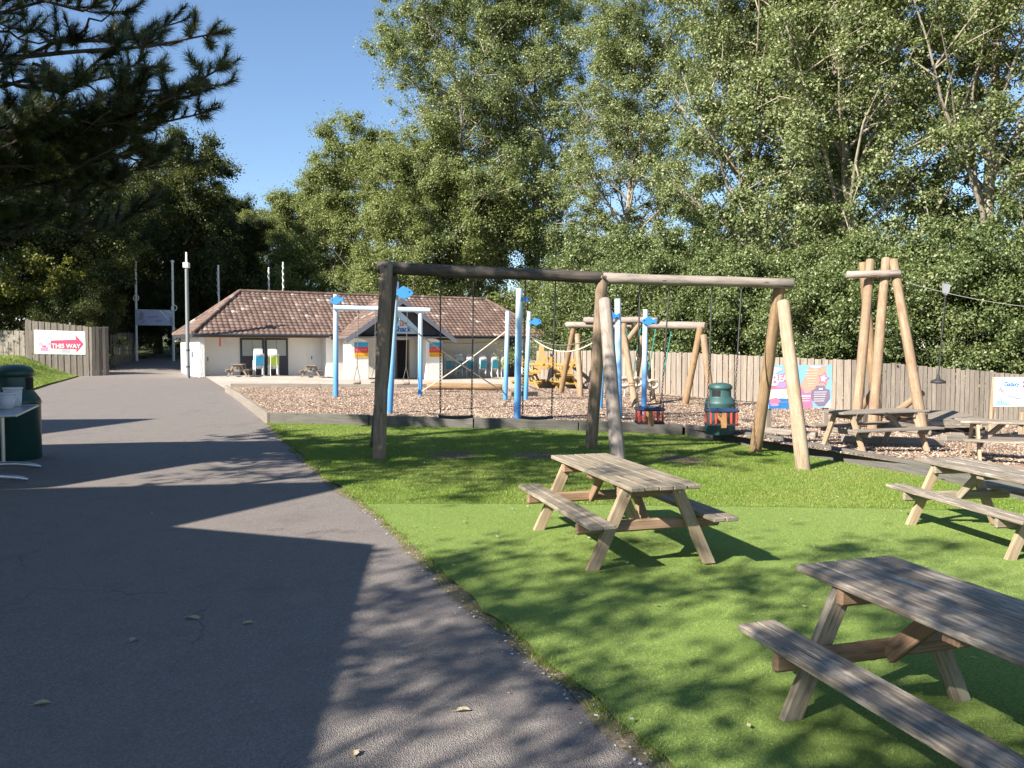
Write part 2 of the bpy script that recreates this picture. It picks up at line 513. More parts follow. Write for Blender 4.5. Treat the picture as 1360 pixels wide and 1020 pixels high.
    def build(s, name, mats, parent=None, world=False, bevel=0.0):
        off = Vector((0, 0, 0))
        if world:
            p = parent
            while p is not None:
                off += p.location
                p = p.parent
        v = np.array(s.v, np.float32) - np.array(off, np.float32)
        me = bpy.data.meshes.new(name)
        me.from_pydata(v.tolist(), [], s.f)
        at_ = me.attributes.new('grain', 'FLOAT_VECTOR', 'POINT')
        at_.data.foreach_set('vector', np.array(s.gr, np.float32).ravel())
        for m_ in (mats if isinstance(mats, (list, tuple)) else [mats]):
            me.materials.append(M[m_] if isinstance(m_, str) else m_)
        me.polygons.foreach_set('material_index', s.mi)
        me.polygons.foreach_set('use_smooth', s.sm)
        me.update()
        o = bpy.data.objects.new(name, me)
        COL.objects.link(o)
        if parent is not None:
            o.parent = parent
        if bevel:
            bv = o.modifiers.new('bevel', 'BEVEL')
            bv.width = bevel
            bv.segments = 1
            bv.limit_method = 'ANGLE'
        return o


def mesh_np(name, verts, faces, mat, parent=None, smooth=False, grain=None):
    verts = np.asarray(verts, np.float32)
    faces = np.asarray(faces, np.int32)
    k = faces.shape[1]
    me = bpy.data.meshes.new(name)
    me.vertices.add(len(verts))
    me.vertices.foreach_set('co', verts.ravel())
    me.loops.add(faces.size)
    me.loops.foreach_set('vertex_index', faces.ravel())
    me.polygons.add(len(faces))
    me.polygons.foreach_set('loop_start', np.arange(0, faces.size, k, dtype=np.int32))
    if smooth:
        me.polygons.foreach_set('use_smooth', np.ones(len(faces), bool))
    if grain is not None:
        a_ = me.attributes.new('grain', 'FLOAT_VECTOR', 'POINT')
        a_.data.foreach_set('vector', np.asarray(grain, np.float32).ravel())
    me.update(calc_edges=True)
    me.materials.append(M[mat])
    o = bpy.data.objects.new(name, me)
    COL.objects.link(o)
    if parent is not None:
        o.parent = parent
    return o


def tag(o, label, cat, group=None):
    o['label'] = label
    o['category'] = cat
    if group:
        o['group'] = group
    return o


def thing(name, label, cat, loc=(0, 0, 0), rz=0.0, group=None):
    o = bpy.data.objects.new(name, None)
    o.empty_display_size = 0.2
    COL.objects.link(o)
    o.location = loc
    o.rotation_euler = (0, 0, rz)
    return tag(o, label, cat, group)


def copy_tree(o, parent=None):
    c = o.copy()
    COL.objects.link(c)
    c.parent = parent
    for ch in list(o.children):
        copy_tree(ch, c)
    return c


def kind(o, k):
    o['kind'] = k
    return o


# ------------------------------------------------------------------ ground
def inpoly(P, poly):
    x, y = P[:, 0], P[:, 1]
    r = np.zeros(len(P), bool)
    n = len(poly)
    for i in range(n):
        x0, y0 = poly[i][:2]
        x1, y1 = poly[(i + 1) % n][:2]
        c = ((y0 > y) != (y1 > y))
        xi = (x1 - x0) * (y - y0) / ((y1 - y0) if y1 != y0 else 1e-9) + x0
        r ^= c & (x < xi)
    return r


def patch(name, poly, zf, mat, step=1.0):
    bm = bmesh.new()
    bm.faces.new([bm.verts.new((p[0], p[1], 0)) for p in poly])
    P = np.array([(p[0], p[1]) for p in poly])
    for ax in (0, 1):
        nrm = (1, 0, 0) if ax == 0 else (0, 1, 0)
        for q in np.arange(math.floor(P[:, ax].min()) + step, P[:, ax].max(), step):
            co = (q, 0, 0) if ax == 0 else (0, q, 0)
            bmesh.ops.bisect_plane(bm, geom=bm.verts[:] + bm.edges[:] + bm.faces[:], plane_co=co, plane_no=nrm)
    bmesh.ops.triangulate(bm, faces=bm.faces[:])
    for v in bm.verts:
        v.co.z = float(zf(v.co.x, v.co.y))
    bmesh.ops.recalc_face_normals(bm, faces=bm.faces[:])
    if sum(f.normal.z for f in bm.faces) < 0:
        bmesh.ops.reverse_faces(bm, faces=bm.faces[:])
    me = bpy.data.meshes.new(name)
    bm.to_mesh(me)
    bm.free()
    me.materials.append(M[mat])
    o = bpy.data.objects.new(name, me)
    COL.objects.link(o)
    return kind(o, 'structure')


xs = np.unique(np.concatenate([np.linspace(-400, -60, 12), np.arange(-60, 50, 1.5), np.linspace(50, 400, 12)]))
ys = np.unique(np.concatenate([np.linspace(-60, -8, 8), np.arange(-8, 90, 1.5), np.linspace(90, 600, 14)]))
GX, GY = np.meshgrid(xs, ys)
V = np.stack([GX, GY, g(np.clip(GX, -45, 28), GY) - 0.08], -1).reshape(-1, 3)
nx = len(xs)
I = np.arange(len(ys) - 1)[:, None] * nx + np.arange(nx - 1)[None, :]
kind(mesh_np('ground', V, np.stack([I, I + 1, I + nx + 1, I + nx], -1).reshape(-1, 4), 'soil'), 'structure')

# lawn edge against the tarmac
EDGE_PX = [(930, 1062), (878, 1008), (760, 905), (640, 808), (560, 735), (487, 672), (440, 640), (400, 604), (357, 563)]
edge = []
EP = [gnd(*p) for p in EDGE_PX]
EP[0:0] = [EP[0] + (EP[0] - EP[1]) * 3]
for i in range(len(EP) - 1):
    n = max(2, int((EP[i + 1] - EP[i]).length / 0.12))
    for k in range(n):
        p = EP[i].lerp(EP[i + 1], k / n)
        j = 0.012 * math.sin(len(edge) * 0.9) + rng.normal(0, 0.012)
        edge.append((p.x + j, p.y, 0))
edge.append(tuple(EP[-1]))
isplit = min(range(len(edge)), key=lambda i: abs(edge[i][1] - gnd(487, 672).y))
A_, C_, D_, D2, D3 = gnd(357, 563), gnd(907, 579), gnd(1240, 637), gnd(1300, 652), gnd(1440, 686)
SPLIT = [gnd(487, 672), gnd(850, 674), gnd(1190, 678), gnd(1360, 683)]
E1 = (18.0, 5.5, 0)
lawn_poly = [tuple(p) for p in edge[isplit:]] + [tuple(p) for p in (C_, D_, D2, D3)] + [tuple(SPLIT[3]), tuple(SPLIT[2]), tuple(SPLIT[1])]
turf_poly = [tuple(p) for p in edge[:isplit + 1]] + [tuple(p) for p in SPLIT[1:]] + [tuple(D3), E1, (19, -3.0, 0), (8.0, -3.0, 0)]
patch('tarmac_path', [(-32, -7), (5.2, -7), (2.2, 1.2), (1.4, 3), (-1.0, 8.5), (-5.0, 18.5), (-10.6, 31.5), (-17.2, 45.2), (-20.2, 51.0), (-22.5, 56), (-23, 74), (-29, 74), (-28.5, 58), (-25.5, 47), (-22, 36), (-20, 30), (-32, 24)], lambda x, y: g(x, y), 'tarmac')
sv, sf_ = [], []
for i, p in enumerate(edge):
    wl_, wr_ = 0.05 + 0.05 * abs(math.sin(i * 0.37) * math.sin(i * 0.11 + 1)) + rng.uniform(0, 0.03), 0.06
    sv += [(p[0] - wl_, p[1] - wl_ * 0.5, gz(p[0] - wl_, p[1]) + 0.006), (p[0] + wr_, p[1] + wr_ * 0.5, gz(p[0] + wr_, p[1]) + 0.008)]
    if i:
        sf_.append((2 * i - 2, 2 * i - 1, 2 * i + 1, 2 * i))
M['edge_soil'] = groundmat('edge_soil', [(0.3, (0.09, 0.07, 0.045)), (0.7, (0.24, 0.195, 0.135))], 60, (0.13, 0.13, 0.05), 3.0)
kind(mesh_np('verge_soil', sv, sf_, 'edge_soil'), 'structure')
lawn_z = lambda x, y: g(x, y) + 0.024
turf_z = lambda x, y: g(x, y) + 0.022
BARE = [gnd(601, 606), gnd(712, 607), gnd(905, 612)]
nt = M['lawn'].node_tree
b = nt.nodes['Principled BSDF']
old = b.inputs['Base Color'].links[0].from_socket
co = objco(nt)
wob_ = nd(nt, 'ShaderNodeTexNoise', None, Vector=co, Scale=4.0, Detail=4.0).outputs[1]
cw = mixc(nt, 0.25, co, wob_, 'ADD')
for p in BARE:
    d_ = nd(nt, 'ShaderNodeVectorMath', {'operation': 'DISTANCE'}, i0=mapping(nt, cw, (1, 0.8, 0)), i1=(p.x + 0.125, 0.8 * p.y + 0.1, 0)).outputs['Value']
    old = mixc(nt, ramp(nt, d_, [(0.28, (1, 1, 1)), (0.5, (0, 0, 0))]), old, (0.15, 0.105, 0.075))
nt.links.new(old, b.inputs['Base Color'])
patch('lawn', lawn_poly, lawn_z, 'lawn', 0.5)
patch('artificial_turf', turf_poly, turf_z, 'turf', 0.5)
SAND = 0.18
# play area of wood chips, held by a timber edging
FENCE = [(1.1, 36.0), (7.65, 29.0), (10.8, 25.4), (15.0, 23.4), (21.0, 20.5), (31.0, 15.5)]
sand_poly = [tuple(A_), tuple(C_), tuple(D_), tuple(D2), tuple(D3), E1, (29, 8.0), (31.0, 15.5), (21, 20.5), (15, 23.4), (10.8, 25.4), (7.65, 29), (1.1, 36), (0, 33), (-4.5, 31.6), (-11, 31)]
sand_z = lambda x, y: g(x, y) + SAND
patch('bark_play_area', [(p[0], p[1]) for p in sand_poly], sand_z, 'bark', 0.8)
patch('paved_terrace', [(-11.0, 31.08), (-4.5, 31.68), (-0.05, 33.08), (1.0, 36.1), (2.5, 57.5), (-17.5, 46.2), (-17.3, 45.0)], lambda x, y: g(x, y) + 0.05, 'paving')


# left bank
def bankz(x, y):
    p0, d = np.array((-17.0, 26.5)), np.array((-8.2, 20.0)) / math.hypot(8.2, 20.0)
    dist = (np.asarray(x) - p0[0]) * (-d[1]) + (np.asarray(y) - p0[1]) * d[0]
    return g(x, y) * 0 + 0.02 + (0.03 + 1.15 * sst(0, 3.2, dist)) * sst(20.5, 25.5, y) + 0.03 * np.sin(np.asarray(x) * 3.1) * sst(0, 1, dist)


bank_poly = [(-14.6, 20.8), (-17.0, 26.5), (-19.0, 31.5), (-21.1, 36.4), (-23.2, 41.6), (-25.1, 46.2), (-25.8, 48.2), (-45, 48.2), (-45, 20)]
patch('grass_bank', bank_poly, bankz, 'lawn', 0.8)


def blades(name, poly, zf, n, h, w, mat, dens=None, lean=0.45):
    P = np.array([(p[0], p[1]) for p in poly])
    lo, hi = P.min(0), P.max(0)
    out, c = [], 0
    for _ in range(60):
        q = rng.uniform(lo, hi, (n, 2))
        q = q[inpoly(q, poly)]
        # keep what the camera can see, thinned with distance
        vis = (np.abs(q[:, 0]) < 0.72 * q[:, 1] + 0.8) & (q[:, 1] > 1.6)
        q = q[vis]
        if dens is not None:
            q = q[rng.random(len(q)) < dens(q)]
        out.append(q)
        c += len(q)
        if c >= n:
            break
    q = np.concatenate(out)[:n]
    n = len(q)
    z = zf(q[:, 0], q[:, 1])
    base = np.stack([q[:, 0], q[:, 1], z - 0.003], -1)
    hh = h * rng.uniform(0.45, 1.25, n)
    az = rng.uniform(0, 2 * np.pi, n)
    t = np.stack([np.cos(az), np.sin(az), 0 * az], -1) * (w * rng.uniform(0.6, 1.2, n))[:, None]
    la = rng.uniform(0, 2 * np.pi, n)
    ll = hh * lean * rng.uniform(0.2, 1.6, n)
    tip = base + np.stack([np.cos(la) * ll, np.sin(la) * ll, hh], -1)
    V_ = np.stack([base - t, base + t, tip], 1).reshape(-1, 3)
    return kind(mesh_np(name, V_, np.arange(3 * n).reshape(-1, 3), mat), 'stuff')


near = lambda q: np.clip((6.5 / q[:, 1]) ** 1.3, 0.0, 1)
blades('turf_fibres', turf_poly, turf_z, 450000, 0.010, 0.0024, 'fibre', near, 0.8)
blades('lawn_grass', lawn_poly, lawn_z, 320000, 0.026, 0.0038, 'blade', lambda q: np.clip((10 / q[:, 1]) ** 1.1, 0, 1) * np.prod([0.10 + 0.90 * sst(0.2, 0.62, np.hypot(q[:, 0] - p.x, 0.8 * (q[:, 1] - p.y))) for p in BARE], 0), 0.8)
blades('bank_grass', bank_poly, bankz, 60000, 0.09, 0.012, 'blade', lambda q: np.clip(1.2 - (q[:, 1] - 24) / 40 - np.abs(q[:, 0] + 20) / 12, 0.02, 1), 0.6)
# ragged grass tufts along the tarmac edge
ep = np.array([(p[0], p[1]) for p in edge])
ep = ep[ep[:, 1] > 1.5]
tc = ep[rng.integers(0, len(ep), 900)] + rng.normal(0, 0.022, (900, 2))
keep = np.sin(tc[:, 1] * 4.3) + np.sin(tc[:, 1] * 1.7 + 1) > -0.5 + rng.normal(0, 0.6, 900)
tc = tc[keep]
q = np.repeat(tc, 26, 0) + rng.normal(0, 0.022, (len(tc) * 26, 2))
n = len(q)
base = np.stack([q[:, 0], q[:, 1], g(q[:, 0], q[:, 1])], -1)
hh = rng.uniform(0.015, 0.055, n) * np.repeat(rng.uniform(0.4, 1.2, len(tc)), 26)
la = rng.uniform(0, 2 * np.pi, n)
az = rng.uniform(0, 2 * np.pi, n)
t = np.stack([np.cos(az), np.sin(az), 0 * az], -1) * 0.0028
tip = base + np.stack([np.cos(la) * hh * 0.8, np.sin(la) * hh * 0.8, hh], -1)
kind(mesh_np('edge_grass', np.stack([base - t, base + t, tip], 1).reshape(-1, 3), np.arange(3 * n).reshape(-1, 3), 'blade'), 'stuff')


def flakes(name, q, z, size, mat, tilt=0.5, aspect=0.7):
    n = len(q)
    c = np.stack([q[:, 0], q[:, 1], z], -1)
    az = rng.uniform(0, 2 * np.pi, n)
    s_ = size * rng.uniform(0.5, 1.4, n)
    a_ = np.stack([np.cos(az), np.sin(az), rng.normal(0, tilt, n)], -1) * s_[:, None]
    b_ = np.stack([-np.sin(az), np.cos(az), rng.normal(0, tilt, n)], -1) * (s_ * aspect)[:, None]
    V_ = np.stack([c - a_, c - b_ * 0.9, c + a_, c + b_], 1).reshape(-1, 3)
    return kind(mesh_np(name, V_, np.arange(4 * n).reshape(-1, 4), mat), 'stuff')


q = rng.uniform((-10, 13), (18, 34), (420000, 2))
q = q[inpoly(q, sand_poly) & (np.abs(q[:, 0]) < 0.72 * q[:, 1])]
q = q[rng.random(len(q)) < np.clip((16 / q[:, 1]) ** 1.5, 0, 1)]
flakes('bark_chips', q, sand_z(q[:, 0], q[:, 1]) + 0.010, 0.024, 'chip', 0.4, 0.55)
q = np.concatenate([rng.uniform((-9, 7), (9, 18), (900, 2)), rng.uniform((-2, 3), (5, 9), (110, 2))])
q = q[inpoly(q, lawn_poly) | inpoly(q, turf_poly)]
flakes('leaf_litter', q, g(q[:, 0], q[:, 1]) + 0.045, 0.017, 'litter', 0.15)
q = np.concatenate([ep[rng.integers(0, len(ep), 1500)] + rng.normal((-0.06, 0), 0.05, (1500, 2)), rng.uniform((-14, 3), (0, 44), (260, 2))])
q = q[~(inpoly(q, lawn_poly) | inpoly(q, turf_poly) | inpoly(q, sand_poly))]
flakes('path_litter', q, g(q[:, 0], q[:, 1]) + 0.007, 0.010, 'litter', 0.15)

# large single leaves on the tarmac
for px, py, sz, lab in ((256, 822, 0.042, 'broad pale brown fallen leaf lying flat on the shaded tarmac'),
                        (178, 851, 0.030, 'small buff fallen leaf left of the broad leaf on the path'),
                        (470, 1002, 0.028, 'curled yellowish fallen leaf lowest on the path near the dapples'),
                        (56, 936, 0.034, 'dry grey fallen leaf nearest the left edge of the path'),
                        (615, 945, 0.030, 'ragged pale fallen leaf on tarmac between dapples and turf edge'),
                        (330, 829, 0.030, 'faint bleached leaf right of the broad leaf on tarmac')):
    p = gnd(px, py)
    a0 = rng.uniform(0, 6)
    pts = []
    for k in range(14):
        th = 2 * math.pi * k / 14
        r_ = sz * (1 + 0.22 * math.cos(2 * th) + rng.uniform(-0.14, 0.14))
        pts.append((r_ * math.cos(th + a0), 0.7 * r_ * math.sin(th + a0), 0.006 + 0.012 * abs(math.sin(th))))
    mb = MB()
    mb.add([(0, 0, 0.004)] + pts, [(0, 1 + k, 1 + (k + 1) % 14) for k in range(14)])
    mb.tube([(pts[0][0], pts[0][1], 0.008), (pts[0][0] * 1.7, pts[0][1] * 1.7, 0.006)], 0.0015, 4)
    o = mb.build('fallen_leaf', plain('leafdry', (0.36, 0.30, 0.20), 0.7, 0, 0.3, 30))
    o.location = p
    tag(o, lab, 'leaf', 'fallen leaves on the path')


# ------------------------------------------------------------------ timber edging
def edging(pts, h, t, label, mat='w_sleeper', zf=g):
    c = sum((Vector((p[0], p[1], 0)) for p in pts), Vector()) / len(pts)
    mb = MB()
    for i in range(len(pts) - 1):
        a, b_ = Vector((pts[i][0], pts[i][1], 0)), Vector((pts[i + 1][0], pts[i + 1][1], 0))
        L = (b_ - a).length
        n = max(1, round(L / 2.4))
        for k in range(n):
            q0, q1 = a.lerp(b_, k / n), a.lerp(b_, (k + 1) / n - 0.004)
            j = rng.uniform(-0.008, 0.012)
            q0.z = gz(q0.x, q0.y) + h / 2 - 0.04 + j
            q1.z = gz(q1.x, q1.y) + h / 2 - 0.04 + j + rng.uniform(-0.006, 0.006)
            mb.beam(q0, q1, t, h + 0.08)
    o = mb.build('timber_edging', mat, None, bevel=0.008)
    return tag(o, label, 'edging', 'timber edging boards round the play area')


dl = (gnd(296, 516) - A_)
edging([A_, A_ + dl * 0.5, (-11.1, 31.0)], 0.25, 0.09, 'sunlit grey timber edging along the tarmac side of the play area')
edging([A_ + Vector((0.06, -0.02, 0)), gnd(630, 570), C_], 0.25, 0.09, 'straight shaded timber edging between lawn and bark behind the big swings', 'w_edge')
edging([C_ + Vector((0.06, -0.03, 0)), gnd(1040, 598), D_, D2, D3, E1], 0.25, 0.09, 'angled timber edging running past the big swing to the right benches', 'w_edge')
edging([(-10.9, 30.95), (-7.5, 31.3), (-4.5, 31.55), (-0.8, 32.9)], 0.33, 0.12, 'low timber edging between bark and the paved terrace')


def sleeper(p0, p1, w, h, label, mat='w_sleeper', name='timber_sleeper', cat='sleeper'):
    p0, p1 = Vector(p0), Vector(p1)
    c = (p0 + p1) / 2
    mb = MB()
    mb.beam(p0 - c + Vector((0, 0, h / 2)), p1 - c + Vector((0, 0, h / 2)), w, h)
    o = mb.build(name, mat, None, bevel=0.015)
    o.location = c
    return tag(o, label, cat, 'loose sleepers on the bark')


sleeper(gnd(676, 527, SAND), gnd(712, 526, SAND), 0.2, 0.16, 'short dark sleeper on the bark behind the tallest blue post')
sleeper(gnd(704, 515, SAND), gnd(764, 516, SAND), 0.2, 0.3, 'grey sleeper in front of the stacked yellow benches')
sleeper(gnd(1006, 574, SAND), gnd(1085, 582, SAND), 0.18, 0.12, 'grey sleeper lying below the beach sign')
sleeper(gnd(1120, 588, SAND), gnd(1250, 592, SAND), 0.2, 0.14, 'pale sleeper behind the picnic table under the zip tower', 'w_pinkfence')
sleeper(gnd(1252, 586, SAND), gnd(1400, 590, SAND), 0.2, 0.14, 'grey sleeper below the zip wire notice')
a, b_ = gnd(567, 518, SAND), gnd(667, 519, SAND)
mb = MB()
c = (a + b_) / 2
mb.log(a - c + Vector((0, 0, 0.15)), b_ - c + Vector((0, 0, 0.13)), 0.125, 0.115)
o = mb.build('fallen_log', 'l_gold')
o.location = c
tag(o, 'long debarked log lying in front of the teal chair stacks', 'log')


# ------------------------------------------------------------------ picnic tables
def picnic(loc, rz, label, top='w_mid', leg='w_leg', bearer='w_red', sub=0.0, group='picnic tables', bev=0.006, L=1.92, H=0.70):
    T = thing('picnic_table', label, 'table', loc, rz, group)
    e = Vector((0, 0, 0))

    def part(name, fn, mat, bevel=bev):
        mb = MB()
        fn(mb)
        return mb.build(name, mat, T, bevel=bevel)

    def ftop(mb):
        for i in range(5):
            y = (i - 2) * 0.122
            dx = rng.uniform(-0.006, 0.006)
            mb.beam((-L / 2 + dx, y, H - 0.018 + rng.uniform(-0.002, 0.002)), (L / 2 + dx, y, H - 0.018 + rng.uniform(-0.002, 0.002)), 0.113, 0.036)
    part('tabletop', ftop, top)
    for s_ in (1, -1):
        def fs_(mb):
            for k in (-0.5, 0.5):
                dx = rng.uniform(-0.006, 0.006)
                mb.beam((-L / 2 + dx, s_ * 0.53 + k * 0.112, 0.402), (L / 2 + dx, s_ * 0.53 + k * 0.112, 0.402), 0.107, 0.036)
        part('seat', fs_, top)
    for sx in (1, -1):
        for s_ in (1, -1):
            def fl_(mb):
                mb.beam((sx * 0.70, s_ * 0.205, H - 0.036), (sx * 0.70, s_ * 0.525, -0.015), 0.045, 0.098, up=(0, 1, 0.45 * s_), cut0=2, cut1=2)
                for zz in (0.335, 0.60):
                    yy = s_ * (0.205 + (H - 0.036 - zz) / (H - 0.02) * 0.32)
                    mb.tube([(sx * 0.7225, yy, zz), (sx * 0.729, yy, zz)], 0.011, 8, mi=1)
            part('leg', fl_, [leg, 'steel'])
        part('seat_bearer', lambda mb: (mb.beam((sx * 0.653, -0.64, 0.335), (sx * 0.653, 0.64, 0.335), 0.045, 0.096),), bearer, bev * 2.5)
        part('top_bearer', lambda mb: (mb.beam((sx * 0.653, -0.285, H - 0.084), (sx * 0.653, 0.285, H - 0.084), 0.045, 0.094),), bearer, bev * 2.5)
        part('brace', lambda mb: mb.beam((sx * 0.63, 0, 0.31), (sx * 0.27, 0, H - 0.04), 0.045, 0.085, up=(0.6, 0, 1)), bearer)
    mb = MB()
    mb.beam((0, -0.27, H - 0.060), (0, 0.27, H - 0.060), 0.09, 0.045)
    mb.build('batten', bearer, T, bevel=bev)
    return T


def pt(x, y, dz=0.0):
    return (x, y, gz(x, y) + dz)


PG = 'weathered picnic tables'
picnic(pt(0.94, 7.10, 0.022), R(106), 'honey brown picnic table standing alone in the middle of the turf', group=PG)
picnic(pt(2.03, 3.26, 0.022), R(106.5), 'silvery grey weathered picnic table, the biggest in view at the lower right corner', 'w_grey', 'w_mid', 'w_red', group=PG)
picnic(pt(4.92, 7.95, 0.03), R(99), 'grey topped picnic table on turf near the right edge', 'w_grey', 'w_leg', 'w_mid', group=PG)
picnic(pt(8.55, 13.35, SAND), R(-20), 'picnic table on bark right of the zip tower below the zip wire notice', 'w_grey', 'w_leg', 'w_sleeper', group=PG)
picnic(pt(6.62, 14.55, SAND), R(18), 'picnic table on bark between the beach sign and the zip tower', 'w_sleeper', 'w_leg', 'w_sleeper', group=PG)

# ------------------------------------------------------------------ the big log swing
sw = thing('swing_frame', 'big weathered log swing frame with three A shaped leg pairs on the lawn', 'swing', pt(1.3, 12.9))
TL, TM, TR = at(514, 355, 12.75), at(800, 369, 13.1), at(1036, 376, 13.6)


def leg(parent, base, top, r0, r1, mat, over=0.12):
    mb = MB()
    d = (Vector(top) - Vector(base)).normalized()
    mb.log(Vector(base) - d * 0.12, Vector(top) + d * over, r0, r1)
    o = mb.build('leg', mat, parent, world=True)
    return o


leg(sw, gnd(503, 612), TL + Vector((0, -0.06, 0)), 0.105, 0.10, 'l_brown', 0.04)
leg(sw, gnd(499, 596), TL + Vector((0.06, 0.12, -0.10)), 0.105, 0.10, 'l_dark', 0.0)
leg(sw, gnd(785, 597), TM + Vector((0, 0.02, 0)), 0.11, 0.10, 'l_brown', 0.06)
leg(sw, gnd(822, 626), at(803, 398, 12.97), 0.11, 0.10, 'l_grey', 0.0)
leg(sw, gnd(1003, 601), TR + Vector((0.02, 0.06, 0)), 0.11, 0.10, 'l_gold', 0.06)
leg(sw, gnd(1067, 625), at(1040, 400, 13.42), 0.115, 0.10, 'l_pale', 0.0)
mb = MB()
mb.log(at(501, 355, 12.8), TM + Vector((0.0, 0.02, 0)), 0.098, 0.098)
mb.build('crossbeam', 'l_dark', sw, world=True)
mb = MB()
mb.log(TM + Vector((0.01, 0.02, 0)), at(1053, 377, 13.6), 0.09, 0.085)
mb.build('crossbeam', 'l_grey', sw, world=True)
for T_, dy in ((TL, -0.165), (TM, -0.09), (TR, -0.05)):
    mb = MB()
    mb.tube([T_ + Vector((0.0, dy, 0.0)), T_ + Vector((0, dy - 0.03, 0))], 0.022, 10)
    mb.build('bolt', 'chain', sw, world=True)


def chain(mb, p0, p1, lead=0.0, mi=0):
    """links from p1 upward; a plain rod for the first `lead` metres below p0"""
    p0, p1 = Vector(p0), Vector(p1)
    d = (p1 - p0)
    L = d.length
    d.normalize()
    if lead:
        mb.tube([p0, p0 + d * lead], 0.013, 6, mi)
    a = d.orthogonal().normalized()
    b2 = d.cross(a)
    n = int((L - lead) / 0.05)
    for i in range(n):
        c = p0 + d * (lead + (i + 0.5) * (L - lead) / n)
        s_ = a if i % 2 else b2
        ring = []
        for k in range(6):
            th = 2 * math.pi * k / 6
            ring.append(c + d * (0.034 * math.cos(th)) + s_ * (0.016 * math.sin(th)))
        mb.tube(ring + [ring[0]], 0.0065, 4, mi, cap=False)


def beam_at(px):
    t = (px - 503) / (1050 - 503)
    return 12.8 + t * 0.8


def flat_swing(pl, pr, py, tl, tr, label):
    Y = beam_at((pl + pr) / 2)
    a, b_ = at(pl, py, Y), at(pr, py, Y)
    T = thing('flat_swing', label, 'swing seat', (a + b_) / 2, 0, 'flat swings on the big log frame')
    mb = MB()
    n = 8
    for k in range(n):
        q0, q1 = a.lerp(b_, k / n), a.lerp(b_, (k + 1) / n)
        dip = lambda t: Vector((0, 0, -0.02 * math.sin(math.pi * t)))
        mb.beam(q0 + dip(k / n), q1 + dip((k + 1) / n), 0.20, 0.035)
    mb.build('seat', 'rubber', T, world=True)
    for (s_, e, tp) in ((a, b_, tl), (b_, a, tr)):
        top = at(tp[0], tp[1], Y)
        mb = MB()
        chain(mb, top, s_.lerp(e, 0.04) + Vector((0, 0, 0.02)), (top - s_).length * 0.55)
        mb.build('chain', 'chain', T, world=True)


flat_swing(583, 628, 553, (585, 363), (629, 366), 'flat black rubber swing on chains nearest the left leg of the log frame')
flat_swing(692, 734, 554, (698, 369), (738, 370), 'flat black rubber swing hanging just left of the middle legs')


def cradle(pl, pr, pyt, pyb, tl, tr, label):
    Y = beam_at((pl + pr) / 2)
    a, b_ = at(pl, pyt, Y), at(pr, pyt, Y)
    zb = at(pl, pyb, Y).z
    c = (a + b_) / 2
    w = (b_ - a).length
    T = thing('cradle_swing', label, 'toddler swing', (c.x, c.y, zb), 0, 'cradle swings on the big log frame')
    dpt = 0.17
    mb = MB()
    ring = [(-w / 2, -dpt), (w / 2, -dpt), (w / 2, dpt), (-w / 2, dpt)]
    zt = a.z - zb
    for i in range(4):
        p, q_ = ring[i], ring[(i + 1) % 4]
        mb.tube([(p[0], p[1], zt), (q_[0], q_[1], zt)], 0.028, 8)
    mb.build('safety_bar', 'navy', T)
    mb = MB()
    mb.box((0, 0, 0), (w * 1.08, 0.36, 0.035))
    mb.build('seat', 'rubber', T, bevel=0.008)
    for sx in (-1, 1):
        for sy in (-1, 1):
            for k in (0, 1):
                mb = MB()
                x = sx * (w / 2 - 0.015 - k * 0.085)
                mb.tube([(x, sy * dpt, 0.02), (x, sy * dpt, zt)], 0.019, 8)
                mb.build('guard_roller', 'red', T)
    for sy in (-1, 1):
        mb = MB()
        mb.prism([(-0.03, zt - 0.02), (0.03, zt - 0.02), (0.05, 0.02), (0.04, -0.05), (-0.04, -0.05), (-0.05, 0.02)], sy * dpt - 0.012, sy * dpt + 0.012)
        mb.build('crotch_strap', 'tan', T)
    for s_, tp in ((-1, tl), (1, tr)):
        top = at(tp[0], tp[1], Y)
        root = Vector((c.x + s_ * w / 2, c.y, a.z))
        mb = MB()
        apex = root + Vector((0, 0, 0.25))
        chain(mb, top, apex, (top - apex).length * 0.6)
        chain(mb, apex, root + Vector((0, -dpt, 0)))
        chain(mb, apex, root + Vector((0, dpt, 0)))
        mb.build('chain', ['chain'], T, world=True)


cradle(846, 879, 543, 561, (850, 377), (889, 378), 'red and navy cradle swing hanging right of the middle legs')
cradle(940, 976, 545, 563, (946, 379), (985, 380), 'red and navy cradle swing hanging in front of the green bin')


# ------------------------------------------------------------------ blue posts, fish, ropes
FISH = [(-0.24, 0.0), (-0.19, 0.075), (-0.10, 0.115), (-0.02, 0.165), (0.05, 0.12), (0.13, 0.05), (0.25, 0.115), (0.225, 0.0), (0.25, -0.10), (0.13, -0.045), (0.05, -0.10), (-0.03, -0.135), (-0.10, -0.10), (-0.19, -0.07)]


def fish(parent, c, s_, flip=1, tilt=0.0, mat='blue'):
    mb = MB()
    ct, st = math.cos(tilt), math.sin(tilt)
    pts = [((x * ct - z * st) * s_ * flip, (x * st + z * ct) * s_) for x, z in FISH]
    mb.prism(pts, -0.025, 0.025)
    ex, ez = -0.15, 0.03
    mb.lathe([(0.02 * s_, 0)], 4, (0, 0, 0), 1, cap=False)
    v = [((ex * ct - ez * st) * s_ * flip + 0.022 * math.cos(k * math.pi / 4), -0.029, (ex * st + ez * ct) * s_ + 0.022 * math.sin(k * math.pi / 4)) for k in range(8)]
    mb.add(v, [list(range(8))], None, 1)
    for i, p in enumerate(mb.v):
        mb.v[i] = (p[0] + c[0], p[1] + c[1], p[2] + c[2])
    o = mb.build('fish', [mat, 'navy'], parent, world=True, bevel=0.006)
    return o


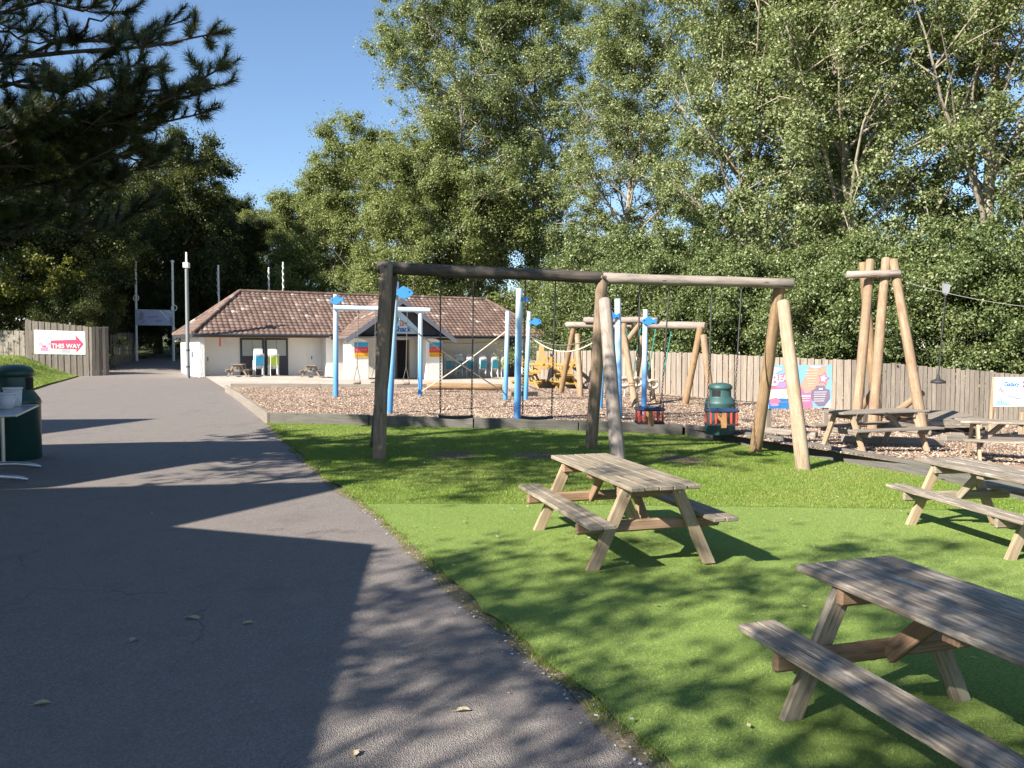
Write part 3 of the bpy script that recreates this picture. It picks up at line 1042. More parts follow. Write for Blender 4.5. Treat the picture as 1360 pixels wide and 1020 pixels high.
def bluepost(base, top, r, label, fsh=None, name='play_post', parent=None):
    base, top = Vector(base), Vector(top)
    d = (top - base).normalized()
    T = parent or thing(name, label, 'post', base, 0, 'sky blue play posts')
    mb = MB()
    n = 6
    pts = [base - d * 0.1] + [base.lerp(top, k / n) for k in range(1, n + 1)]
    mb.tube(pts, [r * (1.03 - 0.06 * k / n) for k in range(n + 1)], 14, unit=True)
    mb.build('pole', 'bluepost', T, world=True)
    if fsh:
        px, py, s_, flip, tilt = fsh
        c = at(px, py, top.y - r - 0.03)
        fish(T, c, s_, flip, tilt)
    return T


bA, bB, bC = gnd(446, 527, SAND), gnd(558, 526, SAND), gnd(517, 549, SAND)
tA, tB, tC = at(446, 391, bA.y), at(558.5, 413, bB.y), at(526, 374, bC.y)
fr = thing('trapeze_frame', 'blue goalpost shaped frame with a level top bar and a fish on its left post', 'climbing frame', bA)
bluepost(bA, tA, 0.08, '', (447.5, 399, 0.9, 1, 0.12), parent=fr)
bluepost(bB, tB, 0.072, '', parent=fr)
mb = MB()
q0, q1 = at(443, 408.5, bA.y - 0.12), at(571, 412, bB.y)
mb.tube([q0, q0.lerp(q1, 0.5), q1], 0.075, 12, unit=True)
o = mb.build('top_bar', 'paleblue', fr, world=True)
bluepost(bC, tC, 0.078, 'tall blue post with the biggest fish, right behind the left log leg', (535, 389.5, 1.05, -1, 0.0))
bluepost(gnd(687, 556, SAND), at(690, 383, gnd(687, 556, SAND).y), 0.077, 'tallest deep blue play post standing between the two flat swings', (698, 398, 0.45, -1, 0.1))
bE = gnd(671, 531, SAND)
bluepost(bE, at(674.5, 413, bE.y), 0.066, 'slim pale blue post just left of the tallest blue post')
bF = gnd(698, 531, SAND)
bluepost(bF, at(703, 414, bF.y), 0.066, 'slim pale blue post with a long thin fish, right of the tallest', (711, 428, 0.8, -1, -0.1))
bG = gnd(822, 557, SAND)
bluepost(bG, at(820.5, 397, bG.y), 0.075, 'tall blue post with spotted fish just right of the middle log legs', (814, 420, 0.62, 1, 0.1))
bH = gnd(855, 551, SAND)
bluepost(bH, at(857.5, 411, bH.y), 0.066, 'pale blue post with a round bodied fish behind the cradle swing', (862, 427, 0.8, 1, 0.0))
bI = gnd(797, 542, SAND)
bluepost(bI, at(803, 418, bI.y), 0.066, 'blue post half hidden between the two middle log legs')


def rope(p0, p1, sag, r, label, mat='rope', n=14, group='ropes of the blue climbing course', name='climbing_rope'):
    p0, p1 = Vector(p0), Vector(p1)
    c = (p0 + p1) / 2
    mb = MB()
    mb.tube([p0.lerp(p1, k / n) - c - Vector((0, 0, 4 * sag * (k / n) * (1 - k / n))) for k in range(n + 1)], r, 6)
    o = mb.build(name, mat)
    o.location = c
    return tag(o, label, 'rope', group)


rope(at(530, 424, bC.y), bE + Vector((-0.07, 0, 0.25)), 0.05, 0.018, 'pale rope slanting down from the big fish post to the slim post')
rope(at(672, 440, bE.y), bB + Vector((0, 0, 0.12)), 0.06, 0.018, 'pale rope slanting down leftwards to the right foot of the goalpost frame')
rope(at(707, 449, bF.y), at(800, 446, bI.y), 0.42, 0.02, 'sagging upper rope between the thin fish post and the middle legs')
rope(at(704, 447, bF.y), at(801, 442, bI.y), 0.30, 0.018, 'thinner sagging rope just above its twin behind the right flat swing', 'rope_dark')
rope(at(701, 512, bF.y), gnd(745, 526, SAND) + Vector((0, 0, 0.05)), 0.05, 0.015, 'loose rope end trailing onto bark beside the yellow benches')


def trapeze(px, pyt, pyb, w, label, Y=24.9):
    top, c = at(px + 1, pyt, Y), at(px - 1, pyb, Y)
    T = thing('rope_trapeze', label, 'rope swing', c, 0, 'rope trapezes on the blue frame')
    mb = MB()
    mb.log(c + Vector((-w / 2, 0, 0)), c + Vector((w / 2, 0.05, 0)), 0.055)
    mb.build('seat', 'l_grey', T, world=True)
    mb = MB()
    kn = c.lerp(top, 0.23)
    mb.tube([top, kn], 0.012, 6)
    mb.tube([kn, c + Vector((-w * 0.4, 0, 0.05))], 0.011, 6)
    mb.tube([kn, c + Vector((w * 0.4, 0.04, 0.05))], 0.011, 6)
    mb.build('rope', 'rope_dark', T, world=True)


trapeze(475, 411, 508, 0.24, 'log seat on a dark rope, in front of the left porch pillar')
trapeze(498, 411, 507, 0.24, 'log seat on a dark rope, left of the left log leg')
trapeze(540, 413, 509, 0.24, 'log seat on a rope in front of the dark porch doorway')

# ------------------------------------------------------------------ farther log climbing frame
cf = thing('log_climbing_frame', 'pale log climbing frame with doubled top beams in front of the paling fence', 'climbing frame', gnd(840, 535, SAND))
bA1, bA2 = gnd(745, 522, SAND), gnd(771, 527, SAND)
bA3, bA4 = gnd(910, 537, SAND), gnd(945, 540, SAND)
Y1, Y2 = 27.3, 24.9
tL, tR = at(763, 430, Y1), at(930, 436, Y2)
leg(cf, bA1, tL, 0.10, 0.09, 'l_gold', 0.05)
leg(cf, bA2, tL + Vector((0.1, -0.05, -0.35)), 0.10, 0.09, 'l_tan', 0.0)
leg(cf, bA3, tR, 0.11, 0.10, 'l_gold', 0.05)
leg(cf, bA4, tR + Vector((0.08, -0.1, -0.2)), 0.11, 0.10, 'l_tan', 0.0)
tMm = at(832, 430, 26.0)
leg(cf, gnd(844, 541, SAND), at(829, 446, 25.6), 0.10, 0.09, 'l_tan', 0.0)
leg(cf, gnd(841, 528, SAND), at(853, 446, 26.4), 0.10, 0.09, 'l_brown', 0.0)
leg(cf, gnd(868, 534, SAND), at(858, 468, 26.2), 0.09, 0.08, 'l_tan', 0.0)
for p0, p1, mt in ((at(829, 429, 26), at(829, 470, 26), 'l_gold'), (at(850, 430, 25.8), at(832, 454, 25.5), 'l_tan')):
    mb = MB()
    mb.log(p0, p1, 0.085)
    mb.build('brace', mt, cf, world=True)
mb = MB()
mb.log(at(752, 431, Y1 + 0.1), at(840, 433, 26.2), 0.10)
mb.build('top_beam', 'l_grey', cf, world=True)
mb = MB()
mb.log(at(776, 425, 26.9), at(874, 425, 25.6), 0.10)
mb.build('top_beam', 'l_grey', cf, world=True)
mb = MB()
mb.log(at(856, 431, 26.0), at(937, 433, Y2), 0.12)
mb.build('top_beam', 'l_grey', cf, world=True)
for k, (xa, ya, xb, yb) in enumerate(((814, 435, 822, 466), (832, 436, 840, 466), (851, 436, 841, 466), (871, 437, 861, 466), (892, 437, 881, 470))):
    lab = ['green rope nearest the middle legs below the climbing frame beam', 'green rope left of the short diagonal brace', 'green rope right of the short diagonal brace', 'green rope just right of the round fish', 'green rope farthest from the middle legs, above the paling fence'][k]
    rope(at(xa, ya, 25.6), at(xb, yb + 30, 25.6), 0.0, 0.016, lab, 'rope_green', 6, 'green ropes on the log climbing frame', 'hanging_rope')
for k, (x, y_) in enumerate(((829, 508), (845, 508), (866, 511))):
    c = at(x, y_, 25.0)
    mb = MB()
    for a0 in (0, 1.2, 2.3):
        ring = [(0.17 * math.cos(t), 0.08 * math.sin(t + a0), 0.16 * math.sin(t) * (0.6 + 0.3 * a0 / 2)) for t in np.linspace(0, 2 * math.pi, 17)]
        mb.tube(ring, 0.045, 6)
    mb.tube([(0, 0, 0), (0.03, 0, -0.28), (0.0, 0, c.z * -1 + gz(c.x, c.y) + SAND + 0.15)], 0.03, 6)
    mb.tube([(0, 0, 0), (0.0, 0, 0.8)], 0.02, 6)
    o = mb.build('rope_knot', 'rope')
    o.location = c
    tag(o, ['big pale rope knot left of the pale leg under the climbing frame', 'big pale rope knot behind the round fish post', 'big pale rope knot right of the round fish post'][k], 'rope', 'knotted ropes under the log climbing frame')


# ------------------------------------------------------------------ bins
def bin_(loc, s_, hs, label, mat, rz=0.0):
    T = thing('litter_bin', label, 'bin', loc, rz, 'green churn shaped bins')
    k = hs
    mb = MB()
    mb.lathe([(0.29 * s_, 0), (0.30 * s_, 0.02), (0.305 * s_, 0.58 * k), (0.315 * s_, 0.60 * k), (0.30 * s_, 0.635 * k), (0.235 * s_, 0.71 * k), (0.215 * s_, 0.73 * k), (0.215 * s_, 0.87 * k)], 32)
    mb.build('body', mat, T)
    mb = MB()
    mb.lathe([(0.222 * s_, 0.87 * k), (0.238 * s_, 0.885 * k), (0.235 * s_, 0.93 * k), (0.20 * s_, 0.97 * k), (0.10 * s_, 0.995 * k), (0.02, 1.0 * k)], 32)
    mb.build('lid', mat, T)
    for a0 in (math.pi * 1.18, math.pi * 0.18):
        mb = MB()
        vs = []
        for z in (0.735 * k, 0.862 * k):
            for j in range(7):
                th = a0 - 0.42 + 0.14 * j
                vs.append(((0.2185 * s_) * math.cos(th), 0.2185 * s_ * math.sin(th), z))
        mb.add(vs, [(j, j + 1, j + 8, j + 7) for j in range(6)])
        mb.build('opening', 'black', T)  # black patch in place of the shade inside the bin
    return T


pb = gnd(956, 576, SAND)
bin_(pb, 1.0, 1.03, 'dark teal churn shaped litter bin behind the right cradle swing', 'green_plastic', R(20))
pb2 = Vector((-7.72, 12.4, gz(-7.72, 12.4)))
bin_(pb2, 1.14, 1.47, 'tall dark green litter bin behind the grey table at the left edge', 'green_dark', R(150))

# ------------------------------------------------------------------ folding table with tubs at the left edge
c0, c1 = Vector((-6.98, 11.75, 0.88)), Vector((-6.22, 10.0, 0.88))
dv = (c0 - c1).normalized()
lv = Vector((-dv.y, dv.x, 0))
ft = thing('side_table', 'grey topped metal table with curved feet at the left edge', 'table', ((c0 + c1) / 2 + lv * 0.35).to_tuple()[:2] + (0.0,))
mb = MB()
mid = (c0 + c1) / 2 + lv * 0.40
mb.beam(c1 + lv * 0.40, c0 + lv * 0.40, 0.78, 0.022)
mb.build('tabletop', 'greytop', ft, world=True, bevel=0.004)
mb = MB()
for a, b_ in ((c1, c0), (c1 + lv * 0.8, c0 + lv * 0.8), (c1, c1 + lv * 0.8), (c0, c0 + lv * 0.8)):
    mb.tube([a, b_], 0.016, 8)
mb.build('rim', 'alu', ft, world=True)
for e_ in (c1 + dv * 0.35, c0 - dv * 0.35):
    mb = MB()
    q_ = e_ + lv * 0.40
    mb.tube([(q_.x, q_.y, 0.87), (q_.x, q_.y, 0.08)], 0.026, 10)
    mb.build('pedestal', 'alu', ft, world=True)
    mb = MB()
    for s_ in (-1, 1):
        mb.tube([(q_.x, q_.y, 0.085)] + [(q_.x + lv.x * s_ * t, q_.y + lv.y * s_ * t, 0.085 - 0.06 * (t / 0.44) ** 2) for t in (0.15, 0.3, 0.40, 0.46)], [0.04, 0.038, 0.034, 0.028, 0.015], 8)
    mb.build('foot', 'alu', ft, world=True)
mb = MB()
mb.tube([c1 + dv * 0.35 + lv * 0.4 + Vector((0, 0, -0.12)), c0 - dv * 0.35 + lv * 0.4 + Vector((0, 0, -0.12))], 0.018, 8)
mb.build('stretcher', 'alu', ft, world=True)
for (fx, fy, r0, r1, h_, lab) in ((0.62, 0.30, 0.105, 0.13, 0.22, 'translucent white plastic tub nearest the table front edge'),
                                (0.88, 0.28, 0.10, 0.12, 0.27, 'taller bluish white tub standing farther back on the side table'),
                                (0.40, 0.42, 0.11, 0.12, 0.30, 'white plastic tub cut off by the left edge of the photo')):
    p = c1.lerp(c0, fx) + lv * fy
    T = thing('plastic_tub', lab, 'tub', (p.x, p.y, 0.892), 0, 'white tubs on the side table')
    mb = MB()
    mb.lathe([(r0 * 0.9, 0.0), (r0, 0.01), (r1, h_), (r1 - 0.006, h_), (r0 - 0.008, 0.02)], 28, cap=False)
    mb.add([((r0 - 0.006) * math.cos(k * math.pi / 8), (r0 - 0.006) * math.sin(k * math.pi / 8), 0.015) for k in range(16)], [list(range(16))])
    mb.build('body', 'tub', T)
    mb = MB()
    mb.lathe([(r1 + 0.001, h_ - 0.022), (r1 + 0.009, h_ - 0.018), (r1 + 0.009, h_), (r1 - 0.004, h_ + 0.002)], 28, cap=False)
    mb.build('rim', 'white', T)


# ------------------------------------------------------------------ fences
def fence(pts, hs, label, mat, bw=0.125, zf=None, name='paling_fence', rails=True, base=None):
    c = Vector((pts[0][0], pts[0][1], 0))
    T = thing(name, label, 'fence', (c.x, c.y, gz(c.x, c.y)), 0, 'vertical board fences')
    mb, mr = MB(), MB()
    for i in range(len(pts) - 1):
        a, b_ = Vector((pts[i][0], pts[i][1], 0)), Vector((pts[i + 1][0], pts[i + 1][1], 0))
        L = (b_ - a).length
        d = (b_ - a).normalized()
        nrm = Vector((d.y, -d.x, 0))
        n = int(L / bw)
        for k in range(n):
            t = (k + 0.5) / n
            p = a.lerp(b_, t) + nrm * (0.026 if k % 2 else -0.004)
            z0 = gz(p.x, p.y) - 0.05
            hh_ = hs[i] + (hs[i + 1] - hs[i]) * t
            zt = (gz(p.x, p.y) if base is None else base) + hh_ + rng.uniform(-0.02, 0.02)
            w_ = bw * rng.uniform(0.86, 0.97) / 2
            lean = rng.normal(0, 0.006)
            q0, q1 = p + Vector((0, 0, z0)), p + Vector((lean, 0, zt))
            mb.beam(q0, q1, bw * rng.uniform(0.88, 0.97), 0.018, up=tuple(nrm))
        for hz in (0.35, 1.3):
            q0, q1 = a - nrm * 0.05, b_ - nrm * 0.05
            q0.z, q1.z = gz(a.x, a.y) + hz, gz(b_.x, b_.y) + hz
            mr.beam(q0, q1, 0.05, 0.09)
        for k in range(int(L / 2.4) + 1):
            p = a.lerp(b_, min(1, k * 2.4 / L)) - nrm * 0.12
            mr.beam((p.x, p.y, gz(p.x, p.y) - 0.1), (p.x, p.y, gz(p.x, p.y) + hs[i] * 0.95), 0.09, 0.09, up=tuple(nrm))
    mb.build('boards', mat, T, world=True)
    mr.build('posts_and_rails', 'w_sleeper', T, world=True)
    return T


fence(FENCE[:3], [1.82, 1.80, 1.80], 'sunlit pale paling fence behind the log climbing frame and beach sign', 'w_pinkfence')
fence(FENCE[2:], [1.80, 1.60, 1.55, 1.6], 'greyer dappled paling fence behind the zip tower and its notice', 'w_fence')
FL0, FL1, FL2 = (-28.0, 46.1), (-24.4, 46.5), (-23.65, 46.95)
fence([FL0, FL1], [3.27, 2.88], 'grey paling fence with the red arrow banner beside the path', 'w_fence', 0.17, base=0.0)
fence([(FL1[0] + 0.04, FL1[1] - 0.04), FL2], [2.88, 2.90], 'short return panel of grey paling fence at the path corner', 'w_fence', 0.17, base=0.0)
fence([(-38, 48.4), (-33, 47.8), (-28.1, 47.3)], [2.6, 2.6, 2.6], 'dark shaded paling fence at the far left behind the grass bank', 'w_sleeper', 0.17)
fence([(-26.9, 54), (-27.6, 58.5)], [2.2, 2.0], 'shaded fence beyond the banner fence, close to the gate arch', 'w_sleeper', 0.17)

# banner THIS WAY on the left fence: placed between two points of the fence face
a, b_ = at(47, 440, 40.9), at(114, 440, 46.0)
fd = Vector((FL1[0] - FL0[0], FL1[1] - FL0[1], 0)).normalized()
fn = Vector((fd.y, -fd.x, 0))


def on_fence(px, Y0):
    # walk along the fence until it projects to px
    best = min((abs(CX + F * (FL0[0] + fd.x * s_) / (FL0[1] + fd.y * s_) - px), s_) for s_ in np.arange(0, 3.7, 0.01))
    return best[1]


s0, s1 = on_fence(47, 0), on_fence(114.5, 0)
p0 = Vector((FL0[0], FL0[1], 0)) + fd * s0 + fn * 0.05
W_ = s1 - s0
zt, zb = at(47, 438, p0.y).z, at(47, 470, p0.y).z
H_ = zt - zb
bn = thing('arrow_banner', 'white banner with a red arrow pointing right, fixed to the grey fence', 'banner', (p0.x, p0.y, zb), math.atan2(fd.y, fd.x))
mb = MB()
mb.prism([(0, 0), (W_, -0.05), (W_, H_ - 0.10), (0, H_)], 0.0, 0.012, 0)
y = -0.005
mb.add([(0.02, y, 0.02), (W_ - 0.02, y, -0.03), (W_ - 0.02, y, 0.35), (W_ * 0.8, y, 0.22), (W_ * 0.4, y, 0.34), (0.02, y, 0.26)], [(0, 1, 2, 3, 4, 5)], None, 5)
ax0, ax1, zz = W_ * 0.32, W_ * 0.82, H_ * 0.40
mb.add([(ax0, y * 2, zz - 0.24), (ax1, y * 2, zz - 0.30), (ax1, y * 2, zz - 0.50), (W_ * 0.97, y * 2, zz + 0.02), (W_ * 0.80, y * 2, zz + 0.56), (ax1, y * 2, zz + 0.27), (ax0, y * 2, zz + 0.22)], [(0, 1, 2, 3, 4, 5, 6)], None, 1)
mb.text('THIS WAY', ax0 + W_ * 0.02, zz - 0.20, W_ * 0.122, y * 5, 2, -0.015, 0.006)
for k in range(7):
    x0 = W_ * (0.09 + 0.036 * k)
    mb.add([(x0, y * 2, H_ * 0.62), (x0 + W_ * 0.022, y * 2, H_ * 0.615), (x0 + W_ * 0.02, y * 2, H_ * 0.70), (x0 + 0.01, y * 2, H_ * 0.71)], [(0, 1, 2, 3)], None, 3)
for x0, w0, z0, h0, mi_ in ((0.08, 0.08, 0.36, 0.14, 4), (0.24, 0.07, 0.38, 0.12, 4), (0.11, 0.17, 0.13, 0.16, 6), (0.52, 0.18, 0.06, 0.15, 4), (0.15, 0.08, 0.30, 0.06, 1)):
    mb.add([(W_ * x0, y * 2.5, H_ * z0), (W_ * (x0 + w0), y * 2.5, H_ * z0 - 0.02), (W_ * (x0 + w0 * 0.9), y * 2.5, H_ * (z0 + h0)), (W_ * (x0 + w0 * 0.1), y * 2.5, H_ * (z0 + h0 * 0.9))], [(0, 1, 2, 3)], None, mi_)
mb.build('sheet', ['white', 'crimson', 'white', 'lilac', 'grey', 'palegreen', 'pink'], bn)
mb = MB()
for x_, z_ in ((0.05, 0.05), (W_ - 0.05, 0.01), (W_ - 0.05, H_ - 0.15), (0.05, H_ - 0.06)):
    mb.tube([(x_, -0.012, z_), (x_, 0.02, z_)], 0.022, 8)
mb.build('eyelets', 'steel', bn)


# ------------------------------------------------------------------ signs on posts
def sign_posts(T, xs_, H0, H1, mat, r=0.045):
    for x, lean in xs_:
        mb = MB()
        mb.beam((x + lean, 0.05, -0.1), (x, 0.05, H1), 0.12, 0.07, up=(0, 1, 0))
        mb.build('post', mat, T, bevel=0.006)


# beach sign
bl, br = at(1021, 543, 17.7), at(1104, 543, 18.1)
W_ = (br - bl).length
H_ = at(1021, 485, 17.7).z - bl.z
rz_ = math.atan2(br.y - bl.y, br.x - bl.x)
gb = gz(bl.x, bl.y) + SAND
bs = thing('beach_sign', 'colourful beach notice board behind the right swing legs', 'sign', (bl.x, bl.y, gb), rz_)
z0 = bl.z - gb
mb = MB()
mb.prism([(0, z0), (W_, z0), (W_, z0 + H_), (0, z0 + H_)], 0.0, 0.015, 0)


def flat(mb, pts, y, mi):
    n = len(pts)
    ar = sum(pts[i][0] * pts[(i + 1) % n][1] - pts[(i + 1) % n][0] * pts[i][1] for i in range(n))
    if ar < 0:
        pts = pts[::-1]
    mb.add([(u * W_, y, z0 + v_ * H_) for u, v_ in pts], [list(range(n))], None, mi)


def blob(cx, cz, rx, rz2, n=18, f=0.0, k=5):
    return [(cx + rx * (1 + f * math.cos(k * t)) * math.cos(t), cz + rz2 * (1 + f * math.cos(k * t)) * math.sin(t)) for t in np.linspace(0, 2 * math.pi, n, endpoint=False)]


def star(cx, cz, r, asp=1.0, rot=0.0):
    return [(cx + (r if k % 2 == 0 else r * 0.48) * math.sin(k * math.pi / 5 + rot) / asp, cz + (r if k % 2 == 0 else r * 0.48) * math.cos(k * math.pi / 5 + rot)) for k in range(10)]


asp = W_ / H_
flat(mb, [(0, 0), (0.45, 0), (0.45, 0.2), (0.2, 0.24), (0, 0.2)], -0.003, 1)        # blue sea foot
flat(mb, [(0, 0.2), (0.2, 0.24), (0.45, 0.2), (0.44, 0.46), (0, 0.44)], -0.003, 6)    # cream sand
flat(mb, [(0.0, 0.44), (0.44, 0.46), (0.45, 0.78), (0.25, 0.82), (0.0, 0.74)], -0.003, 3)   # pink title field
flat(mb, [(0.46, 0.45), (0.60, 0.82), (0.62, 0.98), (0.90, 0.98), (0.93, 0.60), (0.86, 0.40), (0.64, 0.36)], -0.003, 2)
flat(mb, blob(0.74, 0.99, 0.10, 0.07)[9:] + [(0.64, 0.985)], -0.006, 8)
flat(mb, [(0.46, 0.0), (0.47, 0.32), (0.50, 0.50), (0.57, 0.36), (0.66, 0.36), (0.70, 0.0)], -0.005, 4)
flat(mb, [(0.88, 0.0), (0.99, 0.0), (0.99, 0.2)], -0.005, 6)
flat(mb, [(0.67, 0.2), (0.67, 0.40), (0.73, 0.45), (0.74, 0.52), (0.88, 0.52), (0.90, 0.44), (0.96, 0.42), (0.97, 0.22), (0.88, 0.05), (0.78, 0.04)], -0.006, 5)
flat(mb, star(0.86, 0.68, 0.17, asp, 0.2), -0.007, 4)
flat(mb, star(0.86, 0.68, 0.10, asp, 0.2), -0.009, 7)
for k, zz in enumerate((0.87, 0.80, 0.74, 0.68, 0.62, 0.56, 0.51)):
    flat(mb, [(0.56 + 0.01 * k, zz), (0.78 - 0.012 * k, zz), (0.78 - 0.012 * k, zz + 0.012), (0.56 + 0.01 * k, zz + 0.012)], -0.008, 6)
for k, zz in enumerate((0.36, 0.31, 0.26, 0.20, 0.15)):
    flat(mb, [(0.71, zz), (0.92 - 0.01 * k, zz), (0.92 - 0.01 * k, zz + 0.015), (0.71, zz + 0.015)], -0.008, 8)
for k, zz in enumerate((0.22, 0.16)):
    flat(mb, [(0.49, zz), (0.65, zz), (0.65, zz + 0.014), (0.49, zz + 0.014)], -0.008, 8)
flat(mb, [(0.49, 0.26), (0.66, 0.26), (0.66, 0.30), (0.49, 0.30)], -0.008, 8)
flat(mb, [(0.79, 0.42), (0.85, 0.42), (0.85, 0.46), (0.79, 0.46)], -0.009, 8)
flat(mb, blob(0.11, 0.90, 0.09, 0.05), -0.006, 8)
flat(mb, blob(0.07, 0.84, 0.06, 0.035), -0.0065, 8)
flat(mb, blob(0.09, 0.17, 0.085, 0.08, 18, 0.15), -0.006, 4)
flat(mb, blob(0.09, 0.09, 0.07, 0.035), -0.008, 9)
flat(mb, blob(0.19, 0.55, 0.09, 0.08), -0.006, 9)
for k, zz in enumerate((0.40, 0.33, 0.22, 0.14)):
    flat(mb, [(0.18, zz), (0.40, zz), (0.40, zz + 0.012), (0.18, zz + 0.012)], -0.007, 9)
mb.text('B', 0.02 * W_, z0 + 0.54 * H_, 0.36 * H_, -0.011, 8, 0, 0.01)
mb.text('EACH', 0.145 * W_, z0 + 0.63 * H_, 0.20 * H_, -0.011, 8, 0.0, 0.008)
mb.build('board', ['skyblue', 'blue', 'peach', 'pink', 'pink', 'mauve', 'cream', 'white', 'white', 'lilac'], bs)
sign_posts(bs, ((0.02, 0.0), (W_ - 0.1, -0.02)), 0, z0 + H_ * 0.9, 'w_pinkfence')

# zip wire notice
bl = at(1320, 540, 18.4)
W_, H_ = 1.55, at(1320, 501, 18.4).z - bl.z
gb = gz(bl.x, bl.y) + SAND
zs = thing('zip_notice', 'pale blue zip wire notice on a new timber post at the right edge', 'sign', (bl.x, bl.y, gb), R(6))
z0 = bl.z - gb
mb = MB()
mb.prism([(0, z0), (W_, z0), (W_, z0 + H_), (0, z0 + H_)], 0.0, 0.015, 0)
flat(mb, [(0.03, 0.04), (0.97, 0.04), (0.97, 0.96), (0.03, 0.96)], -0.004, 1)
for pts in ([(0.06, 0.55), (0.09, 0.70), (0.17, 0.50), (0.14, 0.46)], [(0.18, 0.36), (0.22, 0.40), (0.42, 0.27), (0.40, 0.23)], [(0.10, 0.06), (0.13, 0.06), (0.12, 0.36), (0.10, 0.36)], [(0.10, 0.72), (0.13, 0.72), (0.13, 0.94), (0.11, 0.94)]):
    flat(mb, pts, -0.007, 2)
flat(mb, [(0.03, 0.04), (0.30, 0.04), (0.12, 0.22), (0.03, 0.18)], -0.006, 3)
for k, zz in enumerate((0.54, 0.46, 0.36, 0.27, 0.19)):
    flat(mb, [(0.34, zz), (0.80 - 0.1 * (k % 3), zz), (0.80 - 0.1 * (k % 3), zz + 0.018), (0.34, zz + 0.018)], -0.007, 2)
mb.text('Galaxy', 0.15 * W_, z0 + 0.70 * H_, 0.20 * H_, -0.009, 4, 0.0, 0.002)
mb.text('ZIP', 0.45 * W_, z0 + 0.67 * H_, 0.25 * H_, -0.009, 5, 0, 0.012)
mb.text('W', 0.71 * W_, z0 + 0.67 * H_, 0.25 * H_, -0.009, 6, 0, 0.012)
mb.build('board', ['white', 'paleblue', 'grey', 'skyblue', 'deepblue', 'crimson', 'teal'], zs)
sign_posts(zs, ((0.06, -0.08), (W_ - 0.06, 0.0)), 0, z0 + H_, 'l_pale')
p = gnd(1356, 585, SAND)
mb = MB()
mb.beam((0, 0, -0.1), (0.02, 0, 0.62), 0.1, 0.1, up=(0, 1, 0))
o = mb.build('stub_post', 'l_pale', None, bevel=0.01)
o.location = p
tag(o, 'short pale timber stub post below the zip wire notice', 'post')

# ------------------------------------------------------------------ zip wire tower
zt_ = thing('zip_tower', 'tall tapering tower of pale logs with a short cross beam near the top', 'tower', gnd(1170, 575, SAND))
for (bx, by, dzb, tx, ty, Yt, mt) in ((1136, 573, SAND, 1156, 345, 18.9, 'l_tan'), (1166, 567, SAND, 1146, 348, 19.4, 'l_gold'), (1158, 575, SAND, 1177, 343, 18.75, 'l_tan'), (1227, 580, SAND, 1186, 345, 18.7, 'l_tan')):
    leg(zt_, gnd(bx, by, dzb), at(tx, ty, Yt), 0.115, 0.10, mt, 0.0)
mb = MB()
mb.log(at(1124, 365, 18.6), at(1196, 363, 18.45), 0.085)
mb.build('cross_beam', 'l_grey', zt_, world=True)
for p0, p1 in ((at(1226, 521, 17.9), at(1178, 556, 18.6)), (at(1160, 519, 18.6), at(1137, 553, 19.0)), (at(1170, 551, 18.9), at(1232, 553, 18.6))):
    mb = MB()
    mb.log(p0, p1, 0.075)
    mb.build('brace', 'l_tan', zt_, world=True)
p0, p1 = at(1195, 372, 18.6), at(1420, 412, 16.4)
rope(p0, p1, 0.12, 0.006, 'thin steel zip cable running right from the log tower', 'rod', 10, None, 'zip_cable')
tp, ts = at(1256, 384, 18.0), at(1246, 506, 18.0)
zsw = thing('zip_swing', 'round zip wire seat hanging on a dark line below a grey trolley', 'zip seat', ts)
mb = MB()
c = tp
mb.v = []
pr = [(-0.07, 0.13), (0.09, 0.10), (0.07, -0.06), (0.0, -0.14), (-0.06, -0.09)]
mb.prism(pr, -0.03, 0.03)
mb.v = [(a[0] + c.x, a[1] + c.y, a[2] + c.z) for a in mb.v]
mb.build('trolley', 'greytop', zsw, world=True)
mb = MB()
mb.tube([tp + Vector((0, 0, -0.1)), tp.lerp(ts, 0.4), ts], 0.014, 6)
mb.build('line', 'rubber', zsw, world=True)
mb = MB()
mb.lathe([(0.02, 0.16), (0.05, 0.05), (0.12, 0.02), (0.16, -0.01), (0.155, -0.05), (0.05, -0.06)], 20, tuple(ts))
mb.build('seat', 'rubber', zsw, world=True)
# launch deck
f0, f1 = at(1192, 561, 18.6), at(1312, 553, 18.9)
zd = 0.02
q = [Vector((f0.x, f0.y, zd)), Vector((f1.x, f1.y, zd)), Vector((f1.x + 0.2, f1.y + 1.9, zd + 0.05)), Vector((f0.x + 0.3, f0.y + 2.2, zd + 0.05))]
dk = thing('timber_deck', 'low weathered timber deck behind the back picnic tables', 'deck', (q[0].x, q[0].y, gz(q[0].x, q[0].y) + SAND))
mb = MB()
n = 14
for k in range(n):
    a, b_ = q[0].lerp(q[3], (k + 0.5) / n), q[1].lerp(q[2], (k + 0.5) / n)
    mb.beam(a, b_, 0.135, 0.03)
mb.build('boards', 'w_sleeper', dk, world=True, bevel=0.004)
mb = MB()
dn = Vector((0, -0.03, -0.10))
mb.beam(q[0] + dn, q[1] + dn, 0.05, 0.17)
mb.build('fascia', 'w_grey', dk, world=True, bevel=0.006)
for t in (0.05, 0.5, 0.95):
    for s_ in (0.08, 1.9):
        p = q[0].lerp(q[1], t) + Vector((0, s_, 0))
        mb = MB()
        mb.beam((p.x, p.y, gz(p.x, p.y) + 0.1), (p.x, p.y, zd - 0.02), 0.12, 0.12, up=(0, 1, 0))
        mb.build('support', 'l_dark', dk, world=True)
mb = MB()
mb.beam(q[0] + Vector((1.2, 0.3, -0.35)), q[1] + Vector((-0.2, 0.3, -0.35)), 0.04, 0.4)
mb.build('skirt', 'l_dark', dk, world=True)

